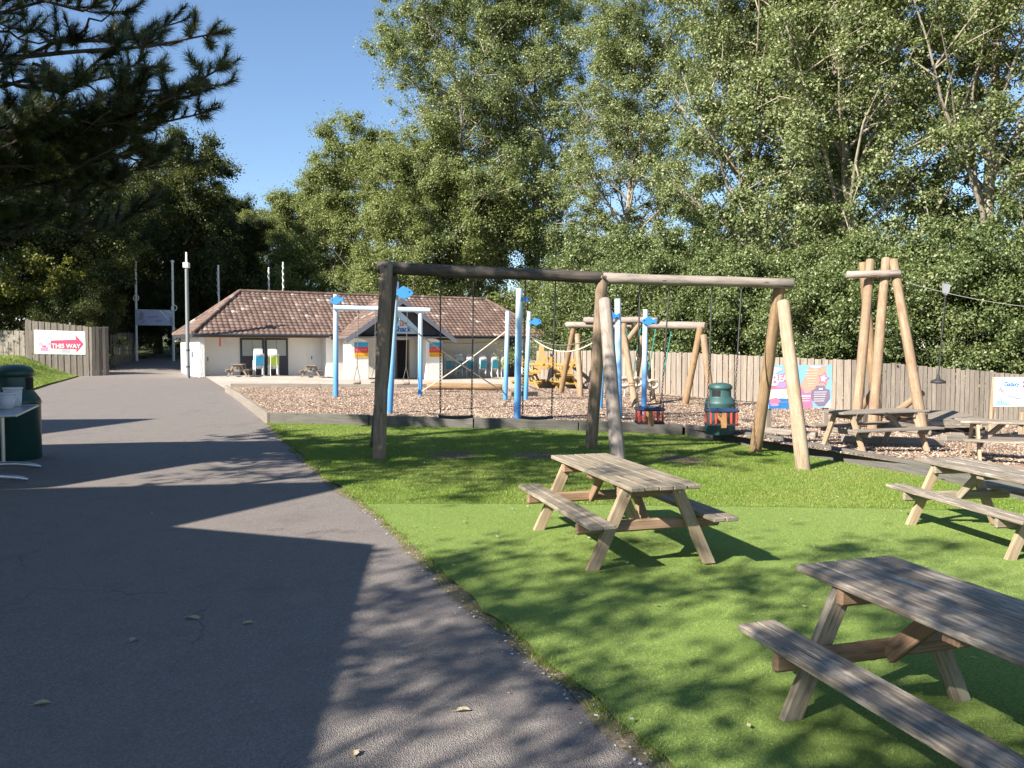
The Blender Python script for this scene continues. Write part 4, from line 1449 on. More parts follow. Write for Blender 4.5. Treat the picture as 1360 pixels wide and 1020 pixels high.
# ------------------------------------------------------------------ stacked yellow benches
BX, BY = 1.25, 33.6
for k, (dx, dy, dz, rz_, flip, lab) in enumerate(((-0.55, 0, 0.0, 82, 0, 'yellow stained picnic table, lowest left one of the stacked pile'), (0.95, 0.1, 0.0, 96, 0, 'yellow stained picnic table, lowest right one of the stacked pile'), (-0.35, 0.0, 1.42, 88, 1, 'yellow stained picnic table upside down on the left of the pile'), (0.85, 0.1, 1.42, 92, 1, 'yellow stained picnic table upside down on the right of the pile'))):
    T = picnic(pt(BX + dx, BY + dy, 0.1 + dz), R(rz_), lab, 'w_yellow', 'w_yellow', 'w_yellow', group='stacked yellow picnic tables')
    if flip:
        T.rotation_euler = (math.pi, 0, R(rz_))
mb = MB()
mb.prism([(-0.30, 0), (0.34, 0), (0.16, 1.0), (0.0, 1.15), (-0.08, 0.6)], -0.03, 0.03)
o = mb.build('timber_offcut', 'w_orange', None, bevel=0.01)
o.location = (1.22, 34.9, gz(1.2, 34.9) + 1.0)
tag(o, 'orange pointed timber panel standing up behind the yellow benches', 'panel')

# ------------------------------------------------------------------ the building
P0 = Vector((-17.7, 45.3, 0.0))
ANG = R(30)


def bt(px, d):
    """distance along the facade of a pixel column on the plane y = d of the building"""
    k = (px - CX) / F
    X0, Y0 = P0.x - math.sin(ANG) * d, P0.y + math.cos(ANG) * d
    return (k * Y0 - X0) / (math.cos(ANG) - k * math.sin(ANG))


def bw(t, d, z=0.0):
    return Vector((P0.x + math.cos(ANG) * t - math.sin(ANG) * d, P0.y + math.sin(ANG) * t + math.cos(ANG) * d, z))


BL, BD = 23.3, 7.4
bd = thing('shack_building', 'low white walled building with a brown tiled hip roof and gabled porch', 'building', P0, ANG)
ZB = -0.7
mb = MB()
wl = lambda x0, x1, y0, y1, z1, mi=0: mb.slab([(x0, y0), (x1, y0), (x1, y1), (x0, y1)], ZB, z1, mi)
wl(0, 0.28, 0.0, 1.0, 2.44, 1)                # left pier
wl(0.0, BL, 1.0, BD, 2.46)                    # body behind the recesses
wl(7.3, 15.0, 0.0, 0.998, 2.44)               # wall behind the porch
wl(21.25, BL, 0.0, 0.998, 2.44)
mb.build('wall', ['wall', 'roughcast'], bd)


def tile_plane(name, o_, u_, v_, W, Hh, clips, parent, tw=0.31, rh=0.33):
    """a slope covered with ribbed tiles; o_ lower left corner, u_ along the eave, v_ up the slope"""
    o_, u_, v_ = Vector(o_), Vector(u_).normalized(), Vector(v_).normalized()
    n_ = u_.cross(v_).normalized()
    nu, nv = int(W / tw) + 1, int(Hh / rh) + 1
    ss = 6
    prof = [0.0, 0.022, 0.034, 0.034, 0.022, 0.0]
    us = np.array([i * tw + tw * k / ss for i in range(nu) for k in range(ss)] + [nu * tw])
    pz = np.array([prof[k] for i in range(nu) for k in range(ss)] + [0.0])
    vs_, gs, fs = [], [], []
    nU = len(us)
    for j in range(nv):
        for (vv, lift) in ((j * rh - 0.02, 0.036), ((j + 1) * rh, 0.0)):
            for i in range(nU):
                p = o_ + u_ * us[i] + v_ * vv + n_ * (pz[i] + lift)
                vs_.append(p)
                gs.append((us[i] / tw, vv / rh + (0.2 if lift else -0.2) + 0.001, 0.5))
        b0 = j * 2 * nU
        for i in range(nU - 1):
            fs.append((b0 + i, b0 + i + 1, b0 + nU + i + 1, b0 + nU + i))
        # riser below the row's lower edge
        c0_ = len(vs_)
    # risers
    extra_v, extra_g, extra_f = [], [], []
    for j in range(nv):
        b0 = j * 2 * nU
        for i in range(nU - 1):
            p0_, p1_ = vs_[b0 + i], vs_[b0 + i + 1]
            k0 = len(vs_) + len(extra_v)
            extra_v += [p0_, p1_, p1_ - n_ * 0.06, p0_ - n_ * 0.06]
            extra_g += [gs[b0 + i]] * 4
            extra_f.append((k0 + 3, k0 + 2, k0 + 1, k0))
    me = bpy.data.meshes.new(name)
    me.from_pydata([tuple(p) for p in vs_ + extra_v], [], fs + extra_f)
    a_ = me.attributes.new('grain', 'FLOAT_VECTOR', 'POINT')
    a_.data.foreach_set('vector', np.array(gs + extra_g, np.float32).ravel())
    bm = bmesh.new()
    bm.from_mesh(me)
    for co, no in clips:
        bmesh.ops.bisect_plane(bm, geom=bm.verts[:] + bm.edges[:] + bm.faces[:], plane_co=co, plane_no=no, clear_outer=True)
    bm.to_mesh(me)
    bm.free()
    me.materials.append(M['tile'])
    o = bpy.data.objects.new(name, me)
    COL.objects.link(o)
    o.parent = parent
    return o


ZE, ZR, OV = 2.45, 5.15, 0.38
YR = BD / 2
RL, RR = 3.0, BL - 3.0
sl_f = Vector((0, YR + OV, ZR - ZE))
# front slope, clipped by the two hips (vertical planes through the hip lines)
hipL = ((-OV, -OV, 0), (-(YR + OV), RL + OV, 0))
hipR = ((BL + OV, -OV, 0), ((YR + OV), (BL - RR + OV), 0))
rf = tile_plane('roof', (-OV, -OV, ZE), (1, 0, 0), sl_f, BL + 2 * OV, sl_f.length, [hipL, hipR], bd)
sl_l = Vector((RL + OV, 0, ZR - ZE))
tile_plane('hip_slope', (-OV, BD + OV, ZE), (0, -1, 0), sl_l, BD + 2 * OV, sl_l.length,
           [((-OV, -OV, 0), ((YR + OV), -(RL + OV), 0)), ((-OV, BD + OV, 0), ((YR + OV), (RL + OV), 0))], rf)
sl_r = Vector((-(RL + OV), 0, ZR - ZE))
tile_plane('hip_slope', (BL + OV, -OV, ZE), (0, 1, 0), sl_r, BD + 2 * OV, sl_r.length,
           [((BL + OV, -OV, 0), (-(YR + OV), -(RL + OV), 0)), ((BL + OV, BD + OV, 0), (-(YR + OV), (RL + OV), 0))], rf)
mb = MB()
mb.add([(-OV, BD + OV, ZE), (BL + OV, BD + OV, ZE), (RR, YR, ZR), (RL, YR, ZR)], [(1, 0, 3, 2)])
mb.add([(-OV, -OV, ZE - 0.06), (BL + OV, -OV, ZE - 0.06), (BL + OV, BD + OV, ZE - 0.06), (-OV, BD + OV, ZE - 0.06)], [(3, 2, 1, 0)])
mb.build('back_slope', 'tile', rf)
mb = MB()
for a, b_ in (((RL, YR, ZR + 0.03), (RR, YR, ZR + 0.03)), ((-OV, -OV, ZE + 0.05), (RL, YR, ZR + 0.03)), ((BL + OV, -OV, ZE + 0.05), (RR, YR, ZR + 0.03)), ((-OV, BD + OV, ZE + 0.05), (RL, YR, ZR + 0.03))):
    a, b_ = Vector(a), Vector(b_)
    n = int((b_ - a).length / 0.42)
    for k in range(n):
        mb.tube([a.lerp(b_, k / n), a.lerp(b_, (k + 1.06) / n)], [0.13, 0.118], 8)
mb.build('ridge_tiles', 'tile', rf)
mb = MB()
mb.beam((-OV, -OV - 0.012, ZE - 0.10), (7.4, -OV - 0.012, ZE - 0.10), 0.03, 0.16)
mb.beam((15.0, -OV - 0.012, ZE - 0.10), (BL + OV, -OV - 0.012, ZE - 0.10), 0.03, 0.16)
mb.beam((-OV - 0.012, -OV, ZE - 0.10), (-OV - 0.012, BD + OV, ZE - 0.10), 0.03, 0.16)
mb.tube([(-OV, -OV - 0.09, ZE - 0.03), (7.4, -OV - 0.09, ZE - 0.03)], 0.055, 8)
mb.tube([(15.0, -OV - 0.09, ZE - 0.03), (BL + OV, -OV - 0.09, ZE - 0.03)], 0.055, 8)
mb.build('gutter', 'charcoal', bd)
mb = MB()
mb.beam((0.3, 0.985, 2.30), (7.28, 0.985, 2.30), 0.03, 0.07)
mb.build('yellow_trim', 'yellow', bd)
# double doors in the left recess
t0, t1 = bt(318.5, 1.0), bt(383, 1.0)
dw = (t1 - t0) / 2
for k in (0, 1):
    mb = MB()
    x0, x1 = t0 + k * dw + 0.02, t0 + (k + 1) * dw - 0.02
    mb.box(((x0 + x1) / 2, 0.975, 1.12), (x1 - x0, 0.05, 2.26))
    dr = mb.build('door', 'charcoal', bd)
    for j in (0, 1):
        mb = MB()
        w0 = (x1 - x0 - 0.24) / 2
        xa = x0 + 0.12 + j * w0
        mb.box((xa + w0 / 2, 0.945, 1.66), (w0 - 0.02, 0.02, 0.95))
        mb.build('window_pane', 'glass', dr)
# openings: flat dark panels in place of the shade inside
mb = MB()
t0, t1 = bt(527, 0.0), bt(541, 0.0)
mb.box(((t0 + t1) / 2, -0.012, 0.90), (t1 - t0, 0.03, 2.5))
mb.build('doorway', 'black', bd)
mb = MB()
mb.box((t0 - 0.06, -0.03, 0.9), (0.12, 0.06, 2.54))
mb.box((t1 + 0.06, -0.03, 0.9), (0.12, 0.06, 2.54))
mb.build('door_frame', 'w_sleeper', bd, bevel=0.006)
mb = MB()
t0, t1 = bt(674, 0.98), bt(683, 0.98) + 0.25
mb.box(((t0 + t1) / 2, 0.985, 0.75), (t1 - t0, 0.03, 3.1))
mb.build('side_opening', 'charcoal', bd)
# porch
GX, GH = 11.22, 3.55
GA, GB = 4.62, 2.18
GY0, GY1 = -2.75, 2.6
for s_ in (-1, 1):
    sl = Vector((-s_ * GH, 0, GA - GB))
    if s_ == -1:
        o_, u_ = (GX - GH, GY1, GB), (0, -1, 0)
    else:
        o_, u_ = (GX + GH, GY0, GB), (0, 1, 0)
    tile_plane('porch_roof', o_, u_, sl, GY1 - GY0, sl.length, [((0, GY0, 0), (0, -1, 0)), ((0, GY1, 0), (0, 1, 0)), ((GX, 0, 0), (-s_, 0, 0))], bd)
mb = MB()
n = 12
for k in range(n):
    y0_ = GY0 + k * (GY1 - GY0) / n
    mb.tube([(GX, y0_, GA + 0.05), (GX, y0_ + 0.47, GA + 0.05)], [0.13, 0.118], 8)
mb.build('porch_ridge', 'tile', bd)
for s_ in (-1, 1):
    mb = MB()
    mb.beam((GX, GY0 - 0.03, GA - 0.13), (GX + s_ * (GH + 0.02), GY0 - 0.03, GB - 0.13), 0.05, 0.26, up=(0, 0, 1), cut0=0)
    o = mb.build('barge_board', 'slate', bd)
mb = MB()
mb.prism([(GX - GH + 0.30, 2.46), (GX + GH - 0.30, 2.46), (GX + GH - 0.5, 2.40), (GX, GA - 0.16), (GX - GH + 0.5, 2.40)], -2.1, -2.04)
mb.build('gable_shade_panel', 'charcoal', bd)  # dark panel stands for the shade in the open gable
mb = MB()
mb.slab([(GX - GH + 0.1, GY0 + 0.05), (GX + GH - 0.1, GY0 + 0.05), (GX + GH - 0.1, 0), (GX - GH + 0.1, 0)], 2.30, 2.34)
mb.build('porch_ceiling', 'slate', bd)
for x0, x1 in ((bt(466, -2.2), bt(490, -2.2)), (bt(566, -2.2), bt(588, -2.2))):
    mb = MB()
    arc = [(x0, ZB), (x1, ZB), (x1, 2.05)] + [(x1 - (x1 - x0) * t, 2.05 + 0.22 * math.sin(math.pi * t * 0.75)) for t in (0.2, 0.4, 0.6, 0.8)] + [(x0, 2.25)]
    mb.prism(arc, -2.2, -0.75)
    pl = mb.build('pillar', 'roughcast', bd, bevel=0.03)
    mb = MB()
    xa, xb = x0 + 0.22, x1 - 0.04
    zz = [1.98, 1.72, 1.36, 1.08]
    for k in range(3):
        mb.slab([(xa, -2.235), (xb, -2.235), (xb, -2.202), (xa, -2.202)], zz[k + 1] + 0.001, zz[k], k)
    for k in range(4):
        xx = xa + 0.08 + k * (xb - xa - 0.16) / 4
        mb.add([(xx, -2.238, 1.50), (xx + 0.10, -2.238, 1.50), (xx + 0.10, -2.238, 1.60), (xx, -2.238, 1.60)], [(0, 1, 2, 3)], None, 3)
        mb.add([(xx, -2.238, 1.16), (xx + 0.10, -2.238, 1.16), (xx + 0.10, -2.238, 1.24), (xx, -2.238, 1.24)], [(0, 1, 2, 3)], None, 4)
    mb.build('menu_panel', ['chairblue', 'signred', 'yellow', 'pink', 'orange'], pl)
# triangular gable sign
mb = MB()
hw, zb0, zb1 = 1.62, 2.52, 3.98
sy = -2.16
mb.prism([(GX - hw, zb0), (GX + hw, zb0), (GX, zb1)], sy, sy + 0.03, 0)
sg = lambda pts, mi, yy=-0.004: mb.add([(GX + x, sy + yy, z) for x, z in pts], [list(range(len(pts)))], None, mi)
sg([(-0.42, 3.0), (-0.16, 2.98), (-0.02, 3.42), (-0.12, 3.66), (-0.34, 3.5)], 1)
sg([(-0.40, 2.92), (-0.28, 2.92), (-0.20, 3.0), (-0.42, 3.0)], 6, -0.006)
sg([(0.02, 3.02), (0.26, 2.98), (0.34, 3.28), (0.16, 3.36)], 2)
sg([(0.10, 3.05), (0.17, 3.04), (0.24, 3.3), (0.17, 3.33)], 3, -0.008)
sg([(0.42, 3.06), (0.56, 3.2), (0.38, 3.24)], 4)
sg([(-1.4, 2.56), (1.4, 2.56), (1.05, 2.66), (-1.0, 2.62)], 5)
sg([(0.95, 2.62), (1.35, 2.56), (1.2, 2.72), (1.0, 2.76)], 3, -0.006)
mb.text('Shack', GX - 0.30, 2.66, 0.46, sy - 0.010, 7, 0, 0.012)
mb.build('gable_sign', ['paleblue', 'leafgreen', 'signred', 'white', 'blue', 'cream', 'orange', 'deepblue'], bd)
# small fittings
mb = MB()
mb.box((bt(300, 1) - 1.0, 0.98, 1.02), (0.05, 0.03, 0.22))
mb.box((bt(414, 1), 0.98, 1.05), (0.05, 0.03, 0.20))
mb.build('wall_hook', 'charcoal', bd)
mb = MB()
mb.box((1.05, -0.46, 2.02), (0.07, 0.05, 0.55))
mb.build('red_hanger', 'signred', bd)
mb = MB()
ta, tb_ = bt(590, 0.9), bt(672, 0.9)
mb.tube([(ta + (tb_ - ta) * k / 12, 0.93, 2.0 - 0.35 * 4 * (k / 12) * (1 - k / 12) * 0.5 + 0.02 * k) for k in range(13)], 0.02, 5)
mb.build('garland', 'chainwhite', bd)

# ------------------------------------------------------------------ chairs stacked against the building
def chair_parts(T, panel):
    mb = MB()
    for s_ in (-1, 1):
        mb.tube([(s_ * 0.24, -0.27, 0), (s_ * 0.235, -0.23, 0.42), (s_ * 0.23, -0.345, 1.27)], [0.021, 0.021, 0.017], 6)
        mb.tube([(s_ * 0.25, 0.24, 0), (s_ * 0.245, 0.20, 0.42), (s_ * 0.25, 0.17, 0.62), (s_ * 0.25, -0.22, 0.64)], [0.024, 0.024, 0.022, 0.022], 6)
    for z, y_ in ((1.27, -0.345), (1.22, -0.338), (1.17, -0.332), (0.56, -0.245)):
        mb.tube([(-0.225, y_, z), (0, y_ - 0.02, z + 0.01), (0.225, y_, z)], 0.018, 6)
    mb.build('frame', 'white', T)
    mb = MB()
    mb.box((0, 0.0, 0.43), (0.46, 0.44, 0.03))
    mb.build('seat', 'white', T, bevel=0.008)
    mb = MB()
    mb.beam((0, -0.262, 0.60), (0, -0.333, 1.12), 0.46, 0.03, up=(0, 1, 0))
    mb.build('backrest', panel, T, bevel=0.006)


protos = {}
ORD = ['lowest', 'second lowest', 'middle one', 'second highest', 'topmost']
STK = [(343, -0.55, 'chairblue', 'bright blue', 'stack before the left door'), (363, -0.55, 'lime', 'lime green', 'stack before the right door'),
       (593.5, 0.2, 'teal', 'teal', 'stack beside the porch pillar'), (608, 0.2, 'teal', 'teal', 'second stack from the pillar'), (622.5, 0.2, 'teal', 'teal', 'third stack from the pillar'),
       (639, 0.2, 'teal', 'teal', 'fourth stack from the pillar'), (655, 0.2, 'teal', 'teal', 'stack next to the green stack'), (668, 0.2, 'lime', 'lime green', 'stack behind the slim blue post')]
for px, d, mt, cn, wh in STK:
    t = bt(px, d)
    for k in range(5):
        lab = '%s backed white garden chair, %s in the %s' % (cn, ORD[k], wh)
        p = bw(t + rng.uniform(-0.01, 0.01), d + 0.035 * k)
        gp = bw(t, d)
        p.z = gz(gp.x, gp.y) + 0.05 + 0.07 * k
        if mt not in protos:
            T = protos[mt] = thing('garden_chair', lab, 'chair', p, ANG + R(3), 'white garden chairs stacked by the building')
            chair_parts(T, mt)
        else:
            T = copy_tree(protos[mt])
            T['label'] = lab
            T.location = p
            T.rotation_euler = (0, 0, ANG + R(rng.uniform(-4, 8)) - R(14 if d < 0 else 6))
for px, lab in ((317, 'picnic table on the terrace left of the blue chair stack'), (413, 'picnic table on the terrace between the doors and the porch')):
    t = bt(px, -1.3)
    p = bw(t, -1.3)
    picnic((p.x, p.y, gz(p.x, p.y) + 0.05), ANG + R(72), lab, 'w_pinkfence', 'w_pinkfence', 'w_sleeper', group='picnic tables by the building')

# ------------------------------------------------------------------ poles
lp = gnd(250, 502)
lt = at(247.5, 335, lp.y)
T = thing('light_pole', 'tall grey steel pole with a pale top section at the building corner', 'pole', lp)
mb = MB()
lm = lp.lerp(lt, 0.87)
mb.tube([lp, lp.lerp(lm, 0.5), lm], [0.108, 0.10, 0.09], 12)
mb.build('shaft', 'polegrey', T, world=True)
mb = MB()
mb.tube([lm, lt], [0.07, 0.05], 10)
mb.build('mast_head', 'polewhite', T, world=True)
mb = MB()
c = lp.lerp(lt, 0.895)
mb.beam(c + Vector((0, -0.02, -0.13)), c + Vector((0, -0.02, 0.16)), 0.30, 0.28, up=(0, 1, 0))
mb.build('junction_box', 'white', T, world=True, bevel=0.02)
mb = MB()
c = at(255, 471, lp.y)
mb.box((c.x - 0.03, c.y - 0.02, c.z), (0.16, 0.12, 0.34))
mb.build('meter_box', 'grey', T, world=True, bevel=0.01)
mb = MB()
for yy in (465, 487):
    c = at(249.6, yy, lp.y)
    mb.lathe([(0.135, -0.03), (0.135, 0.03)], 14, (c.x, c.y, c.z))
mb.build('strap', 'charcoal', T, world=True)

gp = [gnd(182, 479), gnd(230.5, 479)]
YG = 58.0
ga = thing('banner_gate', 'gate of two tall white poles carrying a faded banner over the path', 'gate', (at(205, 478, YG).x, YG, gz(-26, YG)))
for px in (181, 230):
    base = at(px + 0.8, 479, YG)
    base.z = gz(base.x, YG)
    top = at(px - 1, 349, YG)
    mb = MB()
    mb.tube([base, base.lerp(top, 0.5), top], [0.09, 0.085, 0.075], 10)
    mb.lathe([(0.03, -0.02), (0.13, 0.05), (0.13, 0.14), (0.03, 0.2)], 12, tuple(top))
    mb.build('pole', 'polewhite', ga, world=True)
    c = at(px + (0.5 if px < 200 else 2), 396 if px < 200 else 409, YG)
    mb = MB()
    ring = [(c.x + 0.20 * math.cos(t), c.y - 0.1, c.z + 0.20 * math.sin(t)) for t in np.linspace(0, 2 * math.pi, 15)]
    mb.tube(ring, 0.035, 6)
    mb.build('ring', 'polewhite', ga, world=True)
mb = MB()
a, b_ = at(181, 432, YG - 0.1), at(230, 411, YG - 0.1)
mb.prism([(a.x, a.z), (b_.x, a.z - 0.02), (b_.x, b_.z - 0.05), (a.x, b_.z + 0.02)], YG - 0.12, YG - 0.10, 0)
xx = lambda f: a.x + (b_.x - a.x) * f
zz_ = lambda f: a.z + (b_.z - a.z) * f
yb = YG - 0.125
for pts, mi in (([(0.05, 0.3), (0.18, 0.35), (0.22, 0.75), (0.12, 0.9)], 1), ([(0.08, 0.1), (0.25, 0.2), (0.22, 0.4)], 2), ([(0.3, 0.45), (0.6, 0.5), (0.6, 0.6), (0.3, 0.56)], 2), ([(0.52, 0.22), (0.68, 0.22), (0.68, 0.34), (0.52, 0.34)], 2), ([(0.62, 0.92), (0.86, 0.35), (0.9, 0.38), (0.68, 0.95)], 3), ([(0.75, 0.95), (0.97, 0.72), (0.97, 0.78), (0.8, 0.96)], 3), ([(0.9, 0.04), (0.985, 0.04), (0.985, 0.5), (0.9, 0.5)], 1)):
    mb.add([(xx(u), yb, zz_(v_)) for u, v_ in pts][::1], [list(range(len(pts)))], None, mi)
mb.build('banner', ['dullwhite', 'grey', 'lilac', 'white'], ga, world=True)

for k, (px, yt, yb_, Y, lab) in enumerate(((290, 352, 470, 59.5, 'thin flagpole with a furled striped flag, left of the roof hip'), (357, 355, 470, 62, 'white flagpole behind the roof, left one of a close pair'), (376, 348, 470, 61, 'taller striped flagpole behind the roof, right of its pair'))):
    top = at(px, yt, Y)
    T = thing('flagpole', lab, 'flagpole', (top.x, Y, gz(top.x, Y)), 0, 'flagpoles behind the building')
    mb = MB()
    mb.tube([(top.x, Y, gz(top.x, Y)), top], [0.08, 0.06], 8)
    mb.build('pole', 'polewhite', T, world=True)
    mb = MB()
    n = 9
    for j in range(n):
        z = top.z - 0.25 - j * 0.24
        mb.tube([(top.x - 0.03 + 0.05 * (j % 2) * (1 if k else -1), Y - 0.09, z), (top.x + 0.05 - 0.08 * (j % 2), Y - 0.09, z - 0.25)], [0.05, 0.065], 7, mi=j % 2)
    mb.build('flag', ['white', 'grey'], T, world=True)


# ------------------------------------------------------------------ trees
def leaf_quads(c, size, out=None, droop=0.25, aspect=0.62):
    n = len(c)
    nrm = rng.normal(0, 1, (n, 3))
    nrm[:, 2] = np.abs(nrm[:, 2]) + 0.25
    if out is not None:
        nrm += out * 0.9
    nrm /= np.linalg.norm(nrm, axis=1)[:, None]
    a_ = np.cross(nrm, rng.normal(0, 1, (n, 3)))
    a_[:, 2] -= droop
    a_ /= np.linalg.norm(a_, axis=1)[:, None] + 1e-9
    b2 = np.cross(nrm, a_)
    s_ = size * rng.uniform(0.6, 1.35, n)[:, None]
    return np.stack([c - a_ * s_ * 0.5, c + b2 * s_ * aspect * 0.5 - a_ * s_ * 0.08, c + a_ * s_ * 0.5, c - b2 * s_ * aspect * 0.5 - a_ * s_ * 0.08], 1).reshape(-1, 3)


def tree_meshes(h, h0, rad, nlimb, nleaf, lsize, seed, shape='oval', trunk_r=0.28, up=0.5, clump=0.75, lean=(0, 0), sub=6, flat_=0.75):
    """returns (trunk MB, leaf verts) of a broad-leaved tree standing at the origin"""
    global rng
    keep = rng
    rng = np.random.default_rng(seed)
    mb = MB()
    hp = h * 0.93
    npt = 9
    wx, wy = rng.normal(0, 0.012 * h, npt).cumsum() * 0.5, rng.normal(0, 0.012 * h, npt).cumsum() * 0.5
    tp_ = [Vector((wx[i] + lean[0] * (i / (npt - 1)) ** 1.2, wy[i] + lean[1] * (i / (npt - 1)) ** 1.2, hp * i / (npt - 1) - (0.2 if i == 0 else 0))) for i in range(npt)]
    tr_ = [trunk_r * (1 - 0.93 * (i / (npt - 1)) ** 0.9) * (1.3 if i == 0 else 1) for i in range(npt)]
    mb.tube(tp_, tr_, 9)

    def trunk_at(z):
        f = np.clip(z / hp, 0, 0.999) * (npt - 1)
        i = int(f)
        return tp_[i].lerp(tp_[i + 1], f - i), tr_[i] + (tr_[i + 1] - tr_[i]) * (f - i)

    cents, wts = [], []
    az0 = rng.uniform(0, 6.28)
    for i in range(nlimb):
        f = (i + rng.uniform(0.1, 0.9)) / nlimb
        z = h0 + (hp * 0.97 - h0) * f ** 0.92
        t = (z - h0) / (h - h0)
        if shape == 'oval':
            rr_ = rad * (max(0.05, math.sin(math.pi * min(1, 0.16 + 0.84 * t))) ** 0.7)
        elif shape == 'column':
            rr_ = rad * (0.85 if t < 0.65 else max(0.12, 0.85 * (1 - ((t - 0.65) / 0.35) ** 1.6)))
        else:
            rr_ = rad * math.sqrt(max(0.03, 1 - (t * 0.98) ** 2.2))
        rr_ *= rng.uniform(0.72, 1.15)
        az = az0 + i * 2.4 + rng.normal(0, 0.35)
        p, r_ = trunk_at(z)
        el = up * rng.uniform(0.6, 1.4)
        d = Vector((math.cos(az), math.sin(az), math.tan(min(1.2, el))))
        d.normalize()
        L = rr_ / max(0.35, math.cos(min(1.2, el)))
        pts = [p]
        dd = d.copy()
        for k in range(5):
            dd = (dd + Vector((rng.normal(0, 0.13), rng.normal(0, 0.13), rng.normal(0.04, 0.10)))).normalized()
            pts.append(pts[-1] + dd * (L / 5))
        lr = max(0.018, min(r_ * 0.45, 0.019 * L))
        mb.tube(pts, [lr * (1 - 0.8 * k / 5) for k in range(6)], 5, cap=False)
        for k in range(sub):
            f2 = rng.uniform(0.3, 1.0)
            q_ = pts[0].lerp(pts[0], 0)
            fi = f2 * 4.999
            q_ = pts[int(fi)].lerp(pts[int(fi) + 1], fi - int(fi))
            d2 = (dd * 0.5 + Vector(rng.normal(0, 0.8, 3)) + Vector((0, 0, 0.25))).normalized()
            L2 = L * rng.uniform(0.16, 0.40) + 0.3
            e_ = q_ + d2 * L2
            m_ = q_.lerp(e_, 0.5) + Vector(rng.normal(0, 0.08 * L2, 3))
            mb.tube([q_, m_, e_], [lr * 0.4, lr * 0.28, lr * 0.12], 4, cap=False)
            cents += [tuple(e_), tuple(m_)]
            wts += [1.0, 0.55]
        cents.append(tuple(pts[-1]))
        wts.append(1.2)
    cents = np.array(cents)
    wts = np.array(wts)
    wts *= rng.uniform(0.12, 1.5, len(wts)) ** 1.6
    idx = rng.choice(len(cents), nleaf, p=wts / wts.sum())
    cr = clump * rng.uniform(0.55, 1.35, len(cents))
    u = rng.normal(0, 1, (nleaf, 3))
    u /= np.linalg.norm(u, axis=1)[:, None]
    rad_ = np.abs(rng.normal(0, 0.62, nleaf)) + 0.12
    offs = u * (rad_ * cr[idx])[:, None]
    offs[:, 2] *= flat_
    c = cents[idx] + offs
    V_ = leaf_quads(c, lsize, u)
    rng = keep
    return mb, V_


TREE_CACHE = {}


def tree(name, label, x, y, key, mat, bark, rz=0.0, sc=1.0, group=None, cat='tree', szx=1.0, **kw):
    T = thing(name, label, cat, (x, y, gz(x, y) - 0.05), rz, group)
    T.scale = (sc * szx, sc * szx, sc)
    if key not in TREE_CACHE:
        mb, V_ = tree_meshes(**kw)
        tr = mb.build('trunk', bark, T)
        cr = mesh_np('crown', V_, np.arange(len(V_)).reshape(-1, 4), mat, T)
        TREE_CACHE[key] = (tr, cr)
    else:
        for src in TREE_CACHE[key]:
            c = src.copy()
            COL.objects.link(c)
            c.parent = T
    return T


G1 = 'tall poplars behind the fence'
pop = dict(h=25, h0=4.0, rad=4.8, nlimb=44, nleaf=210000, lsize=0.130, seed=11, shape='column', trunk_r=0.36, up=0.85, clump=0.66, sub=11)
pop2 = dict(h=24, h0=3.0, rad=5.2, nlimb=42, nleaf=250000, lsize=0.118, seed=23, shape='column', trunk_r=0.38, up=0.75, clump=0.66, sub=11)
pop3 = dict(h=25, h0=2.5, rad=5.0, nlimb=46, nleaf=230000, lsize=0.122, seed=31, shape='column', trunk_r=0.34, up=0.8, clump=0.66, sub=11, lean=(2.0, 0))
tree('poplar_tree', 'tall airy poplar standing behind the right part of the building roof', 1.6, 66, 'pop1', 'poplar', 'bark_pale', 0.4, 1.25, G1, **pop)
tree('poplar_tree', 'tall poplar directly above the right leg pair of the log swing', 10.6, 35.5, 'pop2', 'poplar', 'bark_pale', 1.0, 1.0, G1, **pop2)
tree('poplar_tree', 'leaning poplar directly behind the zip tower', 14.4, 33, 'pop3', 'poplar', 'bark_pale', 2.6, 1.0, G1, **pop3)
tree('poplar_tree', 'poplar filling the top right corner above the zip wire notice', 18.6, 31, 'pop1', 'poplar', 'bark_pale', 2.0, 0.95, G1, **pop)
tree('poplar_tree', 'poplar at the right margin with its trunk out of view', 22.3, 27, 'pop2', 'poplar', 'bark_pale', 4.0, 0.9, G1, **pop2)
tree('poplar_tree', 'poplar beyond the right margin near the end of the fence', 28.5, 24.5, 'pop3', 'poplar', 'bark_pale', 1.0, 0.9, G1, **pop3)
tree('poplar_tree', 'thinner distant poplar showing sky gaps above the middle swing legs', 7.0, 53, 'pop3', 'poplar', 'bark_pale', 5.0, 0.98, G1, **pop3)
tree('poplar_tree', 'bushy poplar left of the tall airy one, at the sky edge', -4.4, 64, 'pop2', 'poplar', 'bark_pale', 5.3, 1.30, G1, **pop2)
tree('poplar_tree', 'far poplar behind the zip tower, half hidden by nearer crowns', 19.0, 46, 'pop1', 'poplar', 'bark_pale', 3.4, 1.0, G1, **pop)
G2 = 'bushy green trees behind the building'
wil = dict(h=20.5, h0=1.5, rad=5.6, nlimb=42, nleaf=260000, lsize=0.16, seed=5, shape='dome', trunk_r=0.34, up=0.6, clump=0.85)
wil2 = dict(h=17, h0=1.0, rad=5.0, nlimb=38, nleaf=200000, lsize=0.16, seed=9, shape='dome', trunk_r=0.30, up=0.55, clump=0.8)
tree('willow_tree', 'dense rounded green tree behind the middle of the building roof', -13.0, 68, 'wil1', 'willow', 'bark_pale', 0.0, 0.93, G2, **wil)
tree('willow_tree', 'dense green tree between the rounded tree and the poplars', -7.4, 62, 'wil1', 'willow', 'bark_pale', 2.0, 0.86, G2, **wil)
tree('willow_tree', 'lower bushy tree where the roof ridge starts', -18.5, 74, 'wil2', 'willow', 'bark_pale', 0.0, 0.98, G2, **wil2)
